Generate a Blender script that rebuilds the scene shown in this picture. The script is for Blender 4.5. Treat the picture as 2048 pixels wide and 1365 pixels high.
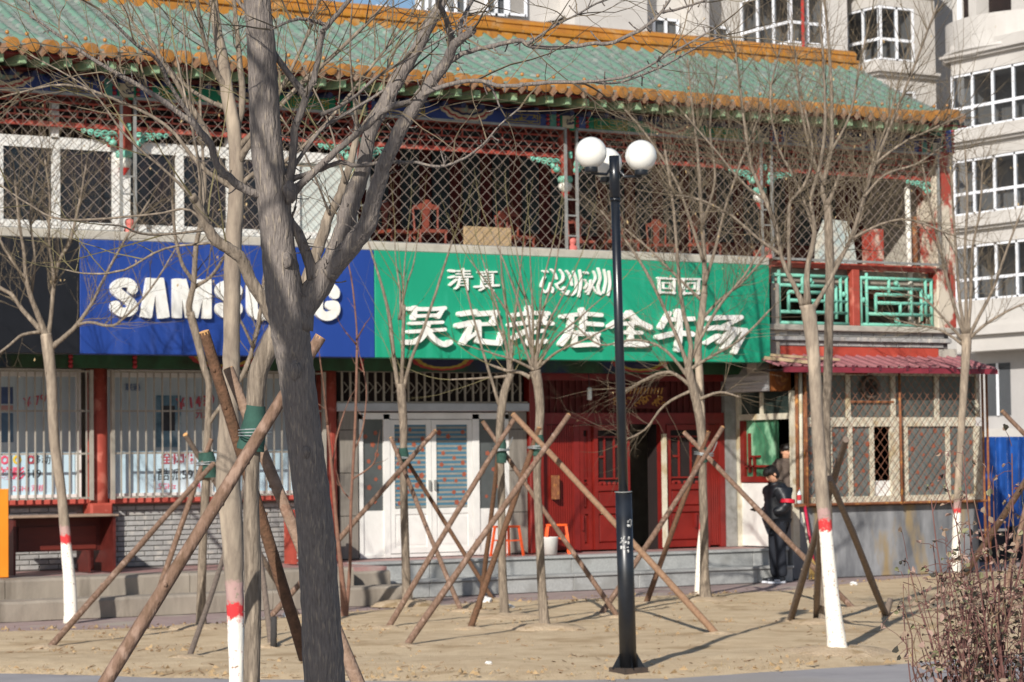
import bpy, bmesh, math, random
from mathutils import Vector, Matrix, noise
random.seed(11)
sc = bpy.context.scene
for o in list(bpy.data.objects): bpy.data.objects.remove(o)

# ------------------------------------------------------------------ camera
FPX, CX, CY = 5050.0, 1024.0, 682.5          # focal length and centre in photograph pixels (2048 x 1365)
ALPHA, ROLL, HY, CAMH = math.radians(31.5), 0.012, 925.0, 1.8
PIT = math.atan((HY - CY) / FPX)
F0 = Vector((math.sin(ALPHA), math.cos(ALPHA), 0)); R0 = Vector((math.cos(ALPHA), -math.sin(ALPHA), 0)); Z = Vector((0, 0, 1))
FWD = F0 * math.cos(PIT) + Z * math.sin(PIT); UP0 = -F0 * math.sin(PIT) + Z * math.cos(PIT)
RGT = R0 * math.cos(ROLL) - UP0 * math.sin(ROLL); UPV = UP0 * math.cos(ROLL) + R0 * math.sin(ROLL)
CAM = Vector((0, 0, CAMH))
cd = bpy.data.cameras.new('camera'); cam = bpy.data.objects.new('camera', cd); sc.collection.objects.link(cam)
M = Matrix((RGT, UPV, -FWD)).transposed().to_4x4(); M.translation = CAM; cam.matrix_world = M
cd.sensor_width = 22.3; cd.lens = FPX / 2048 * 22.3; cd.clip_start = 0.1; cd.clip_end = 2000
cd.dof.use_dof = True; cd.dof.focus_distance = 7.6; cd.dof.aperture_fstop = 9.0
sc.camera = cam

# ------------------------------------------------------------------ sky, sun, exposure
SUN_EL, SUN_DIR_XY = math.radians(28.0), Vector((-0.754, -0.656))       # towards the sun
w = bpy.data.worlds.new('World'); sc.world = w; w.use_nodes = True
nt = w.node_tree; bg = nt.nodes['Background']
sky = nt.nodes.new('ShaderNodeTexSky'); sky.sky_type = 'NISHITA'; sky.sun_disc = False
sky.sun_elevation = SUN_EL; sky.sun_rotation = math.atan2(SUN_DIR_XY.x, SUN_DIR_XY.y)
sky.dust_density = 1.0; sky.ozone_density = 3.0
nt.links.new(sky.outputs[0], bg.inputs[0]); bg.inputs[1].default_value = 0.085
sd = bpy.data.lights.new('sun', 'SUN'); sd.energy = 4.9; sd.angle = math.radians(0.53); sd.color = (1, 0.95, 0.875)
sun = bpy.data.objects.new('sun', sd); sc.collection.objects.link(sun)
tosun = Vector((SUN_DIR_XY.x * math.cos(SUN_EL), SUN_DIR_XY.y * math.cos(SUN_EL), math.sin(SUN_EL)))
sun.rotation_euler = tosun.to_track_quat('Z', 'Y').to_euler()
sc.view_settings.view_transform = 'Standard'; sc.view_settings.look = 'None'; sc.view_settings.exposure = 0.18; sc.view_settings.gamma = 1.0
sc.cycles.max_bounces = 6; sc.cycles.use_denoising = True

# ------------------------------------------------------------------ helpers
def ray(x, y): return FWD + RGT * ((x - CX) / FPX) - UPV * ((y - CY) / FPX)
def onY(x, y, Y): r = ray(x, y); return CAM + r * (Y / r.y)
def onX(x, y, X): r = ray(x, y); return CAM + r * (X / r.x)
def onZ(x, y, zz=0.0): r = ray(x, y); return CAM + r * ((zz - CAMH) / r.z)
def atd(x, y, d): return CAM + ray(x, y) * d
def depth(p): return (Vector(p) - CAM).dot(FWD)
col = sc.collection

class MB:
    def __init__(s): s.v = []; s.f = []; s.m = []; s.cur = 0
    def add(s, vs, fs):
        n = len(s.v); s.v += [tuple(v) for v in vs]
        for f in fs: s.f.append([i + n for i in f]); s.m.append(s.cur)
        return s
    def box(s, x0, x1, y0, y1, z0, z1):
        return s.add([(x0,y0,z0),(x1,y0,z0),(x1,y1,z0),(x0,y1,z0),(x0,y0,z1),(x1,y0,z1),(x1,y1,z1),(x0,y1,z1)],
                     [(0,3,2,1),(4,5,6,7),(0,1,5,4),(1,2,6,5),(2,3,7,6),(3,0,4,7)])
    def bbox(s, x0, x1, y0, y1, z0, z1, b=0.01):
        # box with chamfered vertical/horizontal front edges (front is -Y)
        return s.add([(x0,y1,z0),(x1,y1,z0),(x1,y1,z1),(x0,y1,z1),(x0,y0+b,z0),(x1,y0+b,z0),(x1,y0+b,z1),(x0,y0+b,z1),
                      (x0+b,y0,z0+b),(x1-b,y0,z0+b),(x1-b,y0,z1-b),(x0+b,y0,z1-b)],
                     [(0,3,2,1),(0,1,5,4),(1,2,6,5),(2,3,7,6),(3,0,4,7),(4,5,9,8),(5,6,10,9),(6,7,11,10),(7,4,8,11),(8,9,10,11)])
    def bar(s, a, b, wx, wy=None):
        a = Vector(a); b = Vector(b); d = (b - a).normalized(); wy = wy or wx
        u = d.cross(Vector((0, 1, 0)));
        if u.length < 1e-3: u = d.cross(Z)
        u.normalize(); v = d.cross(u)
        q = [(-1,-1),(1,-1),(1,1),(-1,1)]
        return s.add([a + u*i*wx/2 + v*j*wy/2 for i, j in q] + [b + u*i*wx/2 + v*j*wy/2 for i, j in q],
                     [(0,3,2,1),(4,5,6,7),(0,1,5,4),(1,2,6,5),(2,3,7,6),(3,0,4,7)])
    def tube(s, pts, rad, n=6, cap=True, wob=0.0, seed=0):
        pts = [Vector(p) for p in pts]; k = len(pts)
        t0 = (pts[1] - pts[0]).normalized(); u = t0.orthogonal().normalized()
        base = len(s.v); tp = t0
        for i, p in enumerate(pts):
            t = (pts[min(i+1,k-1)] - pts[max(i-1,0)])
            t = t.normalized() if t.length > 1e-9 else tp
            q = tp.rotation_difference(t); u = (q @ u); u = (u - t * u.dot(t)).normalized(); vv = t.cross(u); tp = t
            for j in range(n):
                a = 2 * math.pi * j / n; r = rad[i]
                dirv = u * math.cos(a) + vv * math.sin(a)
                if wob: r *= 1 + wob * noise.noise((p + dirv * r) * (1.2 / max(r, .01)) + Vector((seed, 0, 0)))
                s.v.append(tuple(p + dirv * r))
        for i in range(k - 1):
            for j in range(n):
                a = base + i*n + j; b = base + i*n + (j+1) % n
                s.f.append([a, b, b + n, a + n]); s.m.append(s.cur)
        if cap and n > 2:
            s.f.append([base + j for j in range(n)][::-1]); s.m.append(s.cur)
            s.f.append([base + (k-1)*n + j for j in range(n)]); s.m.append(s.cur)
        return s
    def lathe(s, c, prof, n=16):
        base = len(s.v); c = Vector(c)
        for r, z in prof:
            for j in range(n):
                a = 2*math.pi*j/n; s.v.append((c.x + r*math.cos(a), c.y + r*math.sin(a), c.z + z))
        for i in range(len(prof) - 1):
            for j in range(n):
                a = base+i*n+j; b = base+i*n+(j+1) % n
                s.f.append([a, b, b+n, a+n]); s.m.append(s.cur)
        return s
    def sphere(s, c, r, n=10, m=7, sx=1, sy=1, sz=1):
        prof = [(max(1e-4, math.sin(math.pi*i/m)) * r, -math.cos(math.pi*i/m) * r * sz) for i in range(m + 1)]
        return s.lathe(c, prof, n)
    def plate(s, poly, y0, y1):
        # polygon in XZ extruded from y0 (front) to y1; poly counterclockwise seen from -Y
        n = len(poly)
        vs = [(x, y0, z) for x, z in poly] + [(x, y1, z) for x, z in poly]
        fs = [tuple(range(n)), tuple(range(2*n-1, n-1, -1))] + [((i+1) % n, i, i+n, (i+1) % n + n) for i in range(n)]
        return s.add(vs, fs)
    def build(s, name, mats, parent=None, smooth=False, origin=None, bevel=0):
        me = bpy.data.meshes.new(name)
        o3 = Vector(origin) if origin is not None else Vector((0, 0, 0))
        me.from_pydata([tuple(Vector(v) - o3) for v in s.v] if origin is not None else s.v, [], s.f)
        if not isinstance(mats, (list, tuple)): mats = [mats]
        for m in mats: me.materials.append(m)
        if len(mats) > 1: me.polygons.foreach_set('material_index', s.m)
        if smooth: me.polygons.foreach_set('use_smooth', [True] * len(me.polygons))
        me.update()
        o = bpy.data.objects.new(name, me); col.objects.link(o)
        if parent is not None:
            o.parent = parent; o3 = o3 - abs_loc(parent)
        o.location = o3
        return o
def abs_loc(o):
    l = Vector((0, 0, 0))
    while o is not None: l += Vector(o.location); o = o.parent
    return l
# parents are translated only (never rotated) unless a thing is built at the origin first
def tag(o, label=None, cat=None, group=None, kind=None):
    if label: o['label'] = label
    if cat: o['category'] = cat
    if group: o['group'] = group
    if kind: o['kind'] = kind
    return o
def empty(name, loc=(0, 0, 0), label=None, cat=None, group=None, kind=None):
    o = bpy.data.objects.new(name, None); col.objects.link(o); o.location = loc; o.empty_display_size = .1
    return tag(o, label, cat, group, kind)
def piece(name, me, loc, parent, rot=None, scale=None):
    o = bpy.data.objects.new(name, me); col.objects.link(o); o.parent = parent
    o.location = Vector(loc) - abs_loc(parent)
    if rot: o.rotation_euler = rot
    if scale: o.scale = scale
    return o
def mesh_of(mb, name, mats, smooth=False):
    o = mb.build(name, mats, smooth=smooth); me = o.data; bpy.data.objects.remove(o); return me

# ------------------------------------------------------------------ materials
def srgb(h):
    if isinstance(h, str):
        h = h.lstrip('#'); c = [int(h[i:i+2], 16) / 255 for i in (0, 2, 4)]
    else: c = [v / 255 for v in h]
    return tuple((v / 12.92 if v <= .04045 else ((v + .055) / 1.055) ** 2.4) for v in c) + (1,)
MATS = {}
def mat(name, c1, c2=None, scale=8, rough=.7, bump=0, bscale=None, metal=0, spec=.4, stretch=(1,1,1), rnd=0, c3=None, detail=6, contrast=(.35,.65), coat=0, s3=None):
    if name in MATS: return MATS[name]
    m = bpy.data.materials.new(name); m.use_nodes = True; n = m.node_tree; L = n.links.new
    b = n.nodes['Principled BSDF']; b.inputs['Roughness'].default_value = rough; b.inputs['Metallic'].default_value = metal
    b.inputs['Specular IOR Level'].default_value = spec
    if coat: b.inputs['Coat Weight'].default_value = coat; b.inputs['Coat Roughness'].default_value = .15
    c1 = srgb(c1); c2 = srgb(c2) if c2 else tuple(min(1, x * .78) for x in c1[:3]) + (1,)
    tc = n.nodes.new('ShaderNodeTexCoord'); mp = n.nodes.new('ShaderNodeMapping'); mp.inputs['Scale'].default_value = stretch
    L(tc.outputs['Object'], mp.inputs['Vector'])
    oi = n.nodes.new('ShaderNodeObjectInfo')
    vm = n.nodes.new('ShaderNodeVectorMath'); vm.operation = 'ADD'; L(mp.outputs[0], vm.inputs[0])
    ml = n.nodes.new('ShaderNodeMath'); ml.operation = 'MULTIPLY'; ml.inputs[1].default_value = 37.0; L(oi.outputs['Random'], ml.inputs[0]); L(ml.outputs[0], vm.inputs[1])
    tx = n.nodes.new('ShaderNodeTexNoise'); tx.inputs['Scale'].default_value = scale; tx.inputs['Detail'].default_value = detail; tx.inputs['Roughness'].default_value = .62
    L(vm.outputs[0], tx.inputs['Vector'])
    mr = n.nodes.new('ShaderNodeMapRange'); mr.inputs[1].default_value = contrast[0]; mr.inputs[2].default_value = contrast[1]; L(tx.outputs['Fac'], mr.inputs[0])
    mx = n.nodes.new('ShaderNodeMix'); mx.data_type = 'RGBA'; mx.inputs[6].default_value = c1; mx.inputs[7].default_value = c2; L(mr.outputs[0], mx.inputs[0])
    out = mx.outputs[2]
    if c3:
        t3 = n.nodes.new('ShaderNodeTexNoise'); t3.inputs['Scale'].default_value = s3 or scale * .23; t3.inputs['Detail'].default_value = 5; L(vm.outputs[0], t3.inputs['Vector'])
        m3 = n.nodes.new('ShaderNodeMapRange'); m3.inputs[1].default_value = .56; m3.inputs[2].default_value = .66; L(t3.outputs['Fac'], m3.inputs[0])
        x3 = n.nodes.new('ShaderNodeMix'); x3.data_type = 'RGBA'; x3.inputs[7].default_value = srgb(c3); L(out, x3.inputs[6]); L(m3.outputs[0], x3.inputs[0]); out = x3.outputs[2]
    if rnd:
        hs = n.nodes.new('ShaderNodeHueSaturation'); r2 = n.nodes.new('ShaderNodeMapRange'); r2.inputs[3].default_value = 1 - rnd; r2.inputs[4].default_value = 1 + rnd
        L(oi.outputs['Random'], r2.inputs[0]); L(r2.outputs[0], hs.inputs['Value']); L(out, hs.inputs['Color']); out = hs.outputs[0]
    L(out, b.inputs['Base Color'])
    if bump:
        bp = n.nodes.new('ShaderNodeBump'); bp.inputs['Strength'].default_value = 1; bp.inputs['Distance'].default_value = bump
        if bscale:
            tb = n.nodes.new('ShaderNodeTexNoise'); tb.inputs['Scale'].default_value = bscale; tb.inputs['Detail'].default_value = 6; L(vm.outputs[0], tb.inputs['Vector']); L(tb.outputs['Fac'], bp.inputs['Height'])
        else: L(tx.outputs['Fac'], bp.inputs['Height'])
        L(bp.outputs[0], b.inputs['Normal'])
    MATS[name] = m
    return m
def glass(name, c='#20262a', rough=.06, mixc='#2c3236'):
    return mat(name, c, mixc, scale=2, rough=rough, spec=.7)

concrete = mat('concrete', '#a9a093', '#8d857b', scale=3, bump=.004, bscale=60, c3='#7d756b', rough=.9)
granite = mat('granite', '#a7a8a6', '#949593', scale=40, bump=.0015, rough=.7, rnd=.07, c3='#8d8d8a', s3=2)
asphalt = mat('asphalt', '#a09c9c', '#8f8b8c', scale=1.2, bump=.003, bscale=140, rough=.95, c3='#989088')
paving = mat('paving', '#a38f8a', '#93807c', scale=5, bump=.003, bscale=90, rough=.9, c3='#a49a8e')
dirt = mat('dirt', '#cfb997', '#bba382', scale=3.5, bump=.014, bscale=60, rough=1, c3='#ac9371', detail=14, s3=1.3)
greybrick = mat('grey_brick', '#a5a4a1', '#918f8c', scale=9, bump=.002, bscale=60, rough=.9, rnd=.10, c3='#b3aea6', s3=6)
mortar = mat('mortar', '#7c7a76', '#6b6965', scale=20, bump=.002, rough=1)
redpaint = mat('red_paint', '#a5493b', '#923e31', scale=4, rough=.65, rnd=.05, c3='#bb6a5a', s3=5)
pierpeel = mat('peeling_pier', '#9c4034', '#c6bba9', scale=2.6, rough=.85, contrast=(.47, .53), stretch=(1, 1, .6), detail=8)
redpeel = mat('red_paint_peeling', '#a84537', '#963b2f', scale=4, rough=.75, c3='#d8cbb8', s3=2.6)
darkred = mat('dark_red_paint', '#7a201c', '#681a17', scale=5, rough=.45, rnd=.06)
doorred = mat('door_red', '#7c2019', '#6c1b15', scale=4, rough=.42, rnd=.04)
tilegreen = mat('green_glazed_tile', '#668876', '#72837a', scale=5, rough=.45, rnd=.10, c3='#889088', s3=5, spec=.25, contrast=(.4,.7))
pangrey = mat('grey_pan_tile', '#7a847d', '#6a726d', scale=8, rough=.85, c3='#728a7e')
orange = mat('orange_glazed_tile', '#ad7836', '#9a6936', scale=7, rough=.38, rnd=.12, c3='#a07850', s3=6, spec=.5)
orange2 = mat('yellow_glazed_ridge', '#b57c2c', '#a56e30', scale=5, rough=.33, rnd=.07, c3='#b08654', s3=4, spec=.5)
dripm = mat('weathered_drip_tile', '#946d4a', '#836a5a', scale=9, rough=.5, rnd=.14, c3='#94806e', s3=9)
raftergreen = mat('rafter_green', '#93ab83', '#789a7c', scale=14, rough=.8, c3='#a9b080', s3=9)
beamblue = mat('beam_blue', '#33488c', '#2b3d78', scale=5, rough=.55)
beamgreen = mat('beam_green', '#1f8a66', '#197556', scale=5, rough=.55)
gold = mat('gold_paint', '#b6a44a', '#9a8a3c', scale=9, rough=.6)
white = mat('white_paint', '#e6e4dc', '#d8d4c8', scale=6, rough=.5)
whiteframe = mat('white_frame', '#e4e3de', '#d6d5d0', scale=3, rough=.45)
turq = mat('turquoise_paint', '#7cc0ac', '#6aae9a', scale=9, rough=.6, c3='#7fb9a0', s3=7)
steel = mat('grey_steel', '#9a9a98', '#84847f', scale=9, rough=.5, metal=.2)
meshwire = mat('mesh_wire', '#95887f', '#80736a', scale=8, rough=.7)
rust = mat('rust', '#8c5a3c', '#6f432c', scale=14, rough=.9, c3='#b07a42', s3=9, bump=.002)
ledgem = mat('ledge_stone', '#b9b3a6', '#a39d92', scale=5, rough=.9, bump=.002, bscale=50)
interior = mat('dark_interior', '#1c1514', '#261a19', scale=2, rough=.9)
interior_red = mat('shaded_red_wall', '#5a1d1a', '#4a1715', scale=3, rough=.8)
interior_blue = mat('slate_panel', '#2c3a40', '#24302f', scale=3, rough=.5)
blacksign = mat('black_sign', '#17181c', '#1c1d22', scale=3, rough=.35)
bluesign = mat('blue_sign', '#20418e', '#1d3c84', scale=1.5, rough=.5, contrast=(.2,.8), c3='#2c478f', s3=2, stretch=(2.5, 1, .5))
greensign = mat('green_sign', '#1a9874', '#178e6c', scale=1.5, rough=.5, contrast=(.2,.8), c3='#249a78', s3=2, stretch=(2.5, 1, .5))
letter = mat('sign_letter', '#ecebe6', '#dfddd4', scale=9, rough=.45)
bark = mat('bark', '#867d76', '#645c57', scale=150, rough=.95, bump=.012, bscale=120, stretch=(1,1,.2), c3='#95897b', s3=120, contrast=(.3,.72))
barkg = mat('grey_bark', '#8a7d6e', '#655a4e', scale=60, rough=.95, bump=.007, bscale=90, stretch=(1,1,.16), c3='#998b7a', s3=40)
twigm = mat('twig_bark', '#706452', '#5a4f40', scale=20, rough=.95, rnd=.1)
twiggreen = mat('young_shoot', '#716a4a', '#5e563c', scale=20, rough=.9)
twigred = mat('reddish_shoot', '#82604f', '#6c4e42', scale=20, rough=.9)
polem = mat('pole_bark', '#846a5a', '#66503f', scale=34, rough=.95, bump=.007, bscale=70, stretch=(1,1,.5), c3='#957c6c', s3=22, rnd=.10)
polegrey = mat('grey_pole_bark', '#7f7064', '#655950', scale=30, rough=.95, bump=.004, bscale=40, rnd=.1)
polecut = mat('pole_cut_wood', '#cfa06a', '#b98650', scale=30, rough=.9)
wrap = mat('green_wrap_cloth', '#34564b', '#2a463d', scale=20, rough=.9, bump=.002)
wire = mat('tie_wire', '#a9adae', '#8d9192', scale=9, rough=.4, metal=.6)
blackmetal = mat('black_lamp_paint', '#15181d', '#1c2026', scale=9, rough=.28, spec=.6)
aptwall = mat('apartment_render', '#c4c0bb', '#b7b3ae', scale=.5, rough=.95, c3='#b4afa9', detail=9, s3=.2)
def clear_pane(name, tint=(.82, .84, .86, 1), f=.22):
    m = bpy.data.materials.new(name); m.use_nodes = True; n = m.node_tree; b = n.nodes['Principled BSDF']; b.inputs['Base Color'].default_value = (.02, .022, .026, 1); b.inputs['Roughness'].default_value = .08
    t = n.nodes.new('ShaderNodeBsdfTransparent'); t.inputs[0].default_value = tint; x = n.nodes.new('ShaderNodeMixShader'); x.inputs[0].default_value = f
    n.links.new(t.outputs[0], x.inputs[1]); n.links.new(b.outputs[0], x.inputs[2]); n.links.new(x.outputs[0], n.nodes['Material Output'].inputs[0]); return m
aptglass = clear_pane('apartment_pane')
aptframe = mat('apartment_frame', '#eef0f4', '#e3e6ec', scale=2, rough=.4)
shedcement = mat('stained_cement', '#8f9092', '#5b5d61', scale=1.7, rough=.95, bump=.003, bscale=40, c3='#8f7d5e', s3=1.4, contrast=(.36,.66), detail=9, stretch=(1.6,1,.5))
creamframe = mat('cream_frame', '#d0cab8', '#c0b8a2', scale=8, rough=.75, c3='#b3a383', s3=3)
cellglass = mat('dusty_pane', '#6d716e', '#5e625f', scale=2, rough=.25, spec=.6)
redroof = mat('red_metal_roof', '#986468', '#8c5a5e', scale=3, rough=.7, c3='#875458', s3=2)
redfascia = mat('crimson_fascia', '#86303c', '#742834', scale=3, rough=.45)
# ------------------------------------------------------------------ ground
def sheet(name, x0, x1, y0, y1, z, m):
    o = MB().add([(x0,y0,z),(x1,y0,z),(x1,y1,z),(x0,y1,z)], [(0,1,2,3)]).build(name, m); return tag(o, kind='structure')
sheet('ground', -400, 500, -300, 600, -.04, mat('far_ground', '#9a9084', '#877e74', scale=.3, rough=1))
sheet('road', -60, 90, -25, 24, -.016, asphalt)
sheet('pavement', -60, 90, 24, 46, -.008, paving)
def lerpc(pts, x):
    for (a, b), (c, d) in zip(pts, pts[1:]):
        if x <= c: return b + (d - b) * (x - a) / (c - a)
    return pts[-1][1]
FRONT = [(-150,1338),(0,1345),(350,1354),(700,1361),(1000,1362),(1348,1357),(1640,1338),(1880,1322),(2200,1298)]
BACK = [(-150,1264),(0,1262),(200,1258),(420,1248),(700,1222),(960,1203),(1270,1192),(1440,1184),(1560,1180),(1700,1165),(1850,1150),(2200,1126)]
g = MB(); NU, NV = 240, 56
for i in range(NU + 1):
    x = -150 + 2350 * i / NU
    a = onZ(x, lerpc(FRONT, x)); b = onZ(x, lerpc(BACK, x))
    for j in range(NV + 1):
        v = j / NV; p = a.lerp(b, v)
        p += (b - a).normalized() * (.18 * noise.noise(p * 1.7)) * (1 if j in (0, NV) else .5)
        e = min(1, 8 * min(v, 1 - v))
        p.z = -.03 + .034 * min(1, e * 3) + e * (.03 + .022 * noise.noise(p * .7) + .008 * noise.noise(p * 4.1) + .006 * noise.noise(p * 13))
        g.v.append(tuple(p))
for i in range(NU):
    for j in range(NV):
        k = i * (NV + 1) + j; g.f.append([k, k + NV + 1, k + NV + 2, k + 1]); g.m.append(0)
tag(g.build('dirt_bed', dirt, smooth=True), kind='structure')
def gz(p): return .03

# raised platform with granite steps in front of the doors, older concrete steps beside it
plat = empty('platform', (0, 0, 0), kind='structure')
redtile = mat('worn_red_floor_tile', '#a98480', '#96736f', scale=5, rough=.6, c3='#a9a09a')
MB().box(16.0, 23.3, 30.45, 31.6, 0, .462).build('platform_top', redtile, plat)
xs = [16.0, 17.1, 18.25, 19.4, 20.5, 21.55, 22.6, 23.25]
for a, b in zip(xs, xs[1:]):
    MB().bbox(a + .004, b - .004, 30.12, 30.7, .0, .435, .006).build('stone_slab', granite, plat)
    MB().bbox(a + .004, b - .004, 30.085, 30.46, .437, .472, .006).build('stone_slab', granite, plat)
    MB().bbox(a - .25, b - .258, 29.68, 30.118, .0, .195, .006).build('stone_slab', granite, plat)
    MB().bbox(a - .25, b - .258, 29.65, 30.116, .197, .232, .006).build('stone_slab', granite, plat)
MB().box(5, 15.98, 29.3, 31.6, -.02, .455).build('platform_side', redtile, plat)
def rough_block(x0, x1, y0, y1, z0, z1, nm, m):
    mb = MB(); n = max(2, int((x1 - x0) / .25)); prof = [(y1, z1), (y0 + .03, z1), (y0, z1 - .03), (y0, z0)]
    for i in range(n + 1):
        x = x0 + (x1 - x0) * i / n
        for y, z in prof: mb.v.append((x, y + .018 * noise.noise(Vector((x * 2, y * 3, z * 7))), z + .008 * noise.noise(Vector((x * 3, y, 3)))))
    for i in range(n):
        for j in range(3): k = i * 4 + j; mb.f.append([k, k + 4, k + 5, k + 1][::-1]); mb.m.append(0)
    mb.f.append([0, 1, 2, 3]); mb.f.append([4*n+3, 4*n+2, 4*n+1, 4*n]); mb.m += [0, 0]
    return mb.build(nm, m, plat, smooth=False)
stepc = mat('stained_step_concrete', '#9b9184', '#847b70', scale=2.4, bump=.004, bscale=60, c3='#756c61', rough=.95, stretch=(1.5, 1, .35), s3=1.6)
for a, b in ((5, 8.3), (8.31, 10.6), (10.61, 13.0), (13.01, 15.3)): rough_block(a, b, 28.95, 29.6, 0, .47, 'concrete_step', stepc)
for a, b in ((5, 8.0), (8.01, 11.2), (11.21, 13.9), (13.91, 15.9)): rough_block(a, b, 28.45, 28.96, 0, .235, 'concrete_step', stepc)
rough_block(15.31, 15.98, 29.2, 29.9, 0, .40, 'concrete_step', stepc)

# ------------------------------------------------------------------ shop building
shop = empty('shop_building', (18, 31.5, 0), 'long two-storey shop row with green glazed tile roof, orange eaves and painted beams', 'building')
COLX = [9.35, 12.77, 16.18, 19.57, 23.06, 26.5]
EY, EZ = 29.5, 6.98          # eave line
RY, RZ = 32.0, 8.10          # foot of the ridge
X0R, X1R = 9.75, 26.45
roof = MB().add([(X0R,EY+.12,EZ+.02),(X1R,EY+.12,EZ+.02),(X1R,RY+.3,RZ+.1),(X0R,RY+.3,RZ+.1),(X0R,EY+.12,EZ-.05),(X1R,EY+.12,EZ-.05),(X1R,RY+.3,RZ-.1),(X0R,RY+.3,RZ-.1)],
                [(0,1,2,3),(7,6,5,4),(0,4,5,1),(1,5,6,2),(2,6,7,3)]).build('roof', mat('roof_bedding', '#8d9188', '#7c8078', scale=6, rough=1), shop)
# back slope
MB().add([(X0R,RY+.2,RZ+.1),(X1R,RY+.2,RZ+.1),(X1R,RY+2.6,EZ),(X0R,RY+2.6,EZ)], [(0,1,2,3)]).build('back_slope', pangrey, roof)
def rp(t):                      # point on the roof curve, t 0 eave .. 1 ridge (slight sag)
    return EY + (RY - EY) * t, EZ + (RZ - EZ) * t - .10 * math.sin(math.pi * t) * (1 - .3 * t) + .03
SP = .258; NR = int((X1R - X0R) / SP); NT = 9
def halftube(L, r, n=8, flare=1.0, wall=True):
    mb = MB(); k = n + 1
    for y, rr in ((0, r), (L * .93, r * .985), (L, r * .965)):
        for j in range(k):
            a = math.pi * j / n; mb.v.append((rr * math.cos(a), y, rr * math.sin(a)))
    for i in range(2):
        for j in range(n): q = i*k+j; mb.f.append([q, q+1, q+k+1, q+k][::-1]); mb.m.append(0)
    return mb
slopeL = math.hypot(RY - EY, RZ - EZ); TL = slopeL / NT
tile_me = mesh_of(halftube(TL * 1.04, .062), 'roof_tile', tilegreen, True)
rest = MB(); pans = MB(); cnt = 0
for i in range(NR):
    x = X0R + SP * (i + .5)
    for j in range(NT):
        y0, z0 = rp(j / NT); y1, z1 = rp((j + 1) / NT); ang = math.atan2(z1 - z0, y1 - y0)
        if j == 0: y0 += .14; z0 += .06
        jx = random.uniform(-.006, .006); jr = random.uniform(-.012, .012) + (random.choice((-.06, .07)) if random.random() < .03 else 0)
        if cnt < 300 and x > 10.55:
            cnt += 1; piece('roof_tile', tile_me, (x + jx, y0, z0 + .002 * (j % 2)), roof, (ang, 0, jr))
        else:
            R = Matrix.Rotation(ang, 3, 'X') @ Matrix.Rotation(jr, 3, 'Z')
            rest.add([R @ v.co + Vector((x + jx, y0, z0 + .002 * (j % 2))) for v in tile_me.vertices], [list(p.vertices) for p in tile_me.polygons])
    # pan tiles: shallow stepped trough between the tubes
    for j in range(NT * 2):
        y0, z0 = rp(j / (NT * 2)); y1, z1 = rp((j + 1) / (NT * 2)); xc = x + SP / 2; w2 = SP / 2 - .04
        for s_, a0 in ((-1, .035), (1, .035)):
            pass
        pans.add([(xc - w2, y0, z0 + .045), (xc, y0, z0 + .012), (xc + w2, y0, z0 + .045), (xc - w2, y1, z1 + .025), (xc, y1, z1 - .008), (xc + w2, y1, z1 + .025),
                  (xc - w2, y0, z0 + .02), (xc, y0, z0 - .01), (xc + w2, y0, z0 + .02)], [(0,1,4,3),(1,2,5,4),(6,7,1,0),(7,8,2,1)])
tag(rest.build('roof_tile_rows', tilegreen, roof, smooth=True), 'rows of green glazed tube tiles towards the far end', kind='stuff')
tag(pans.build('pan_tiles', pangrey, roof), kind='stuff')
# eave: round end tile, nail cap, drip tile, rafters
cap = halftube(.20, .078, 8)
ca = [(0, 0, 0)] + [(.083 * math.cos(2*math.pi*k/12), 0, .083 * math.sin(2*math.pi*k/12)) for k in range(12)]
cap.add([(x, -.012, z) for x, y, z in ca], [(0, 1 + (k + 1) % 12, 1 + k) for k in range(12)][:0] + [tuple(range(1, 13))])
cap.add([(x * .7, -.018, z * .7) for x, y, z in ca], [tuple(range(1, 13))])
cap.add([(.083*math.cos(2*math.pi*k/12), -.012, .083*math.sin(2*math.pi*k/12)) for k in range(12)] + [(.083*math.cos(2*math.pi*k/12), .03, .083*math.sin(2*math.pi*k/12)) for k in range(12)], [(k, (k+1) % 12, 12+(k+1) % 12, 12+k) for k in range(12)])
cap_me = mesh_of(cap, 'eave_cap', orange, False)
drip = MB(); outl = [(-.105, .05), (-.10, 0), (-.07, -.05), (-.03, -.085), (0, -.12), (.03, -.085), (.07, -.05), (.10, 0), (.105, .05), (.05, .02), (0, .01), (-.05, .02)]
drip.plate(outl, -.008, .012); drip.plate([(x * .6, z * .6 - .012) for x, z in outl], -.013, .0)
drip.add([(-.105, .012, .05), (0, .012, .01), (.105, .012, .05), (-.105, .26, .10), (0, .26, .06), (.105, .26, .10)], [(0, 1, 4, 3), (1, 2, 5, 4)])
drip_me = mesh_of(drip, 'drip_tile', dripm)
nail_me = mesh_of(MB().sphere((0, 0, 0), .028, 8, 5), 'nail_cap', orange, True)
eave = empty('eave', (18, EY, EZ)); eave.parent = shop; eave.location = Vector((18, EY, EZ)) - Vector(shop.location)
for i in range(NR):
    x = X0R + SP * (i + .5); up = .10 * max(0, (x - 25.2) / 1.2) ** 2
    piece('eave_cap', cap_me, (x, EY - .045 + random.uniform(-.01, .01), EZ + .035 + up), eave, (math.radians(12), 0, random.uniform(-.05, .05)))
    if random.random() > .12: piece('nail_cap', nail_me, (x, EY + .16, EZ + .205 + up), eave)
    piece('drip_tile', drip_me, (x + SP / 2, EY - .01, EZ + .02 + up), eave, (random.uniform(-.08, .05), 0, random.uniform(-.04, .04)))
raf_me = mesh_of(MB().bbox(-.048, .048, -.02, .75, -.052, .052, .006), 'rafter_end', raftergreen)
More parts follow.
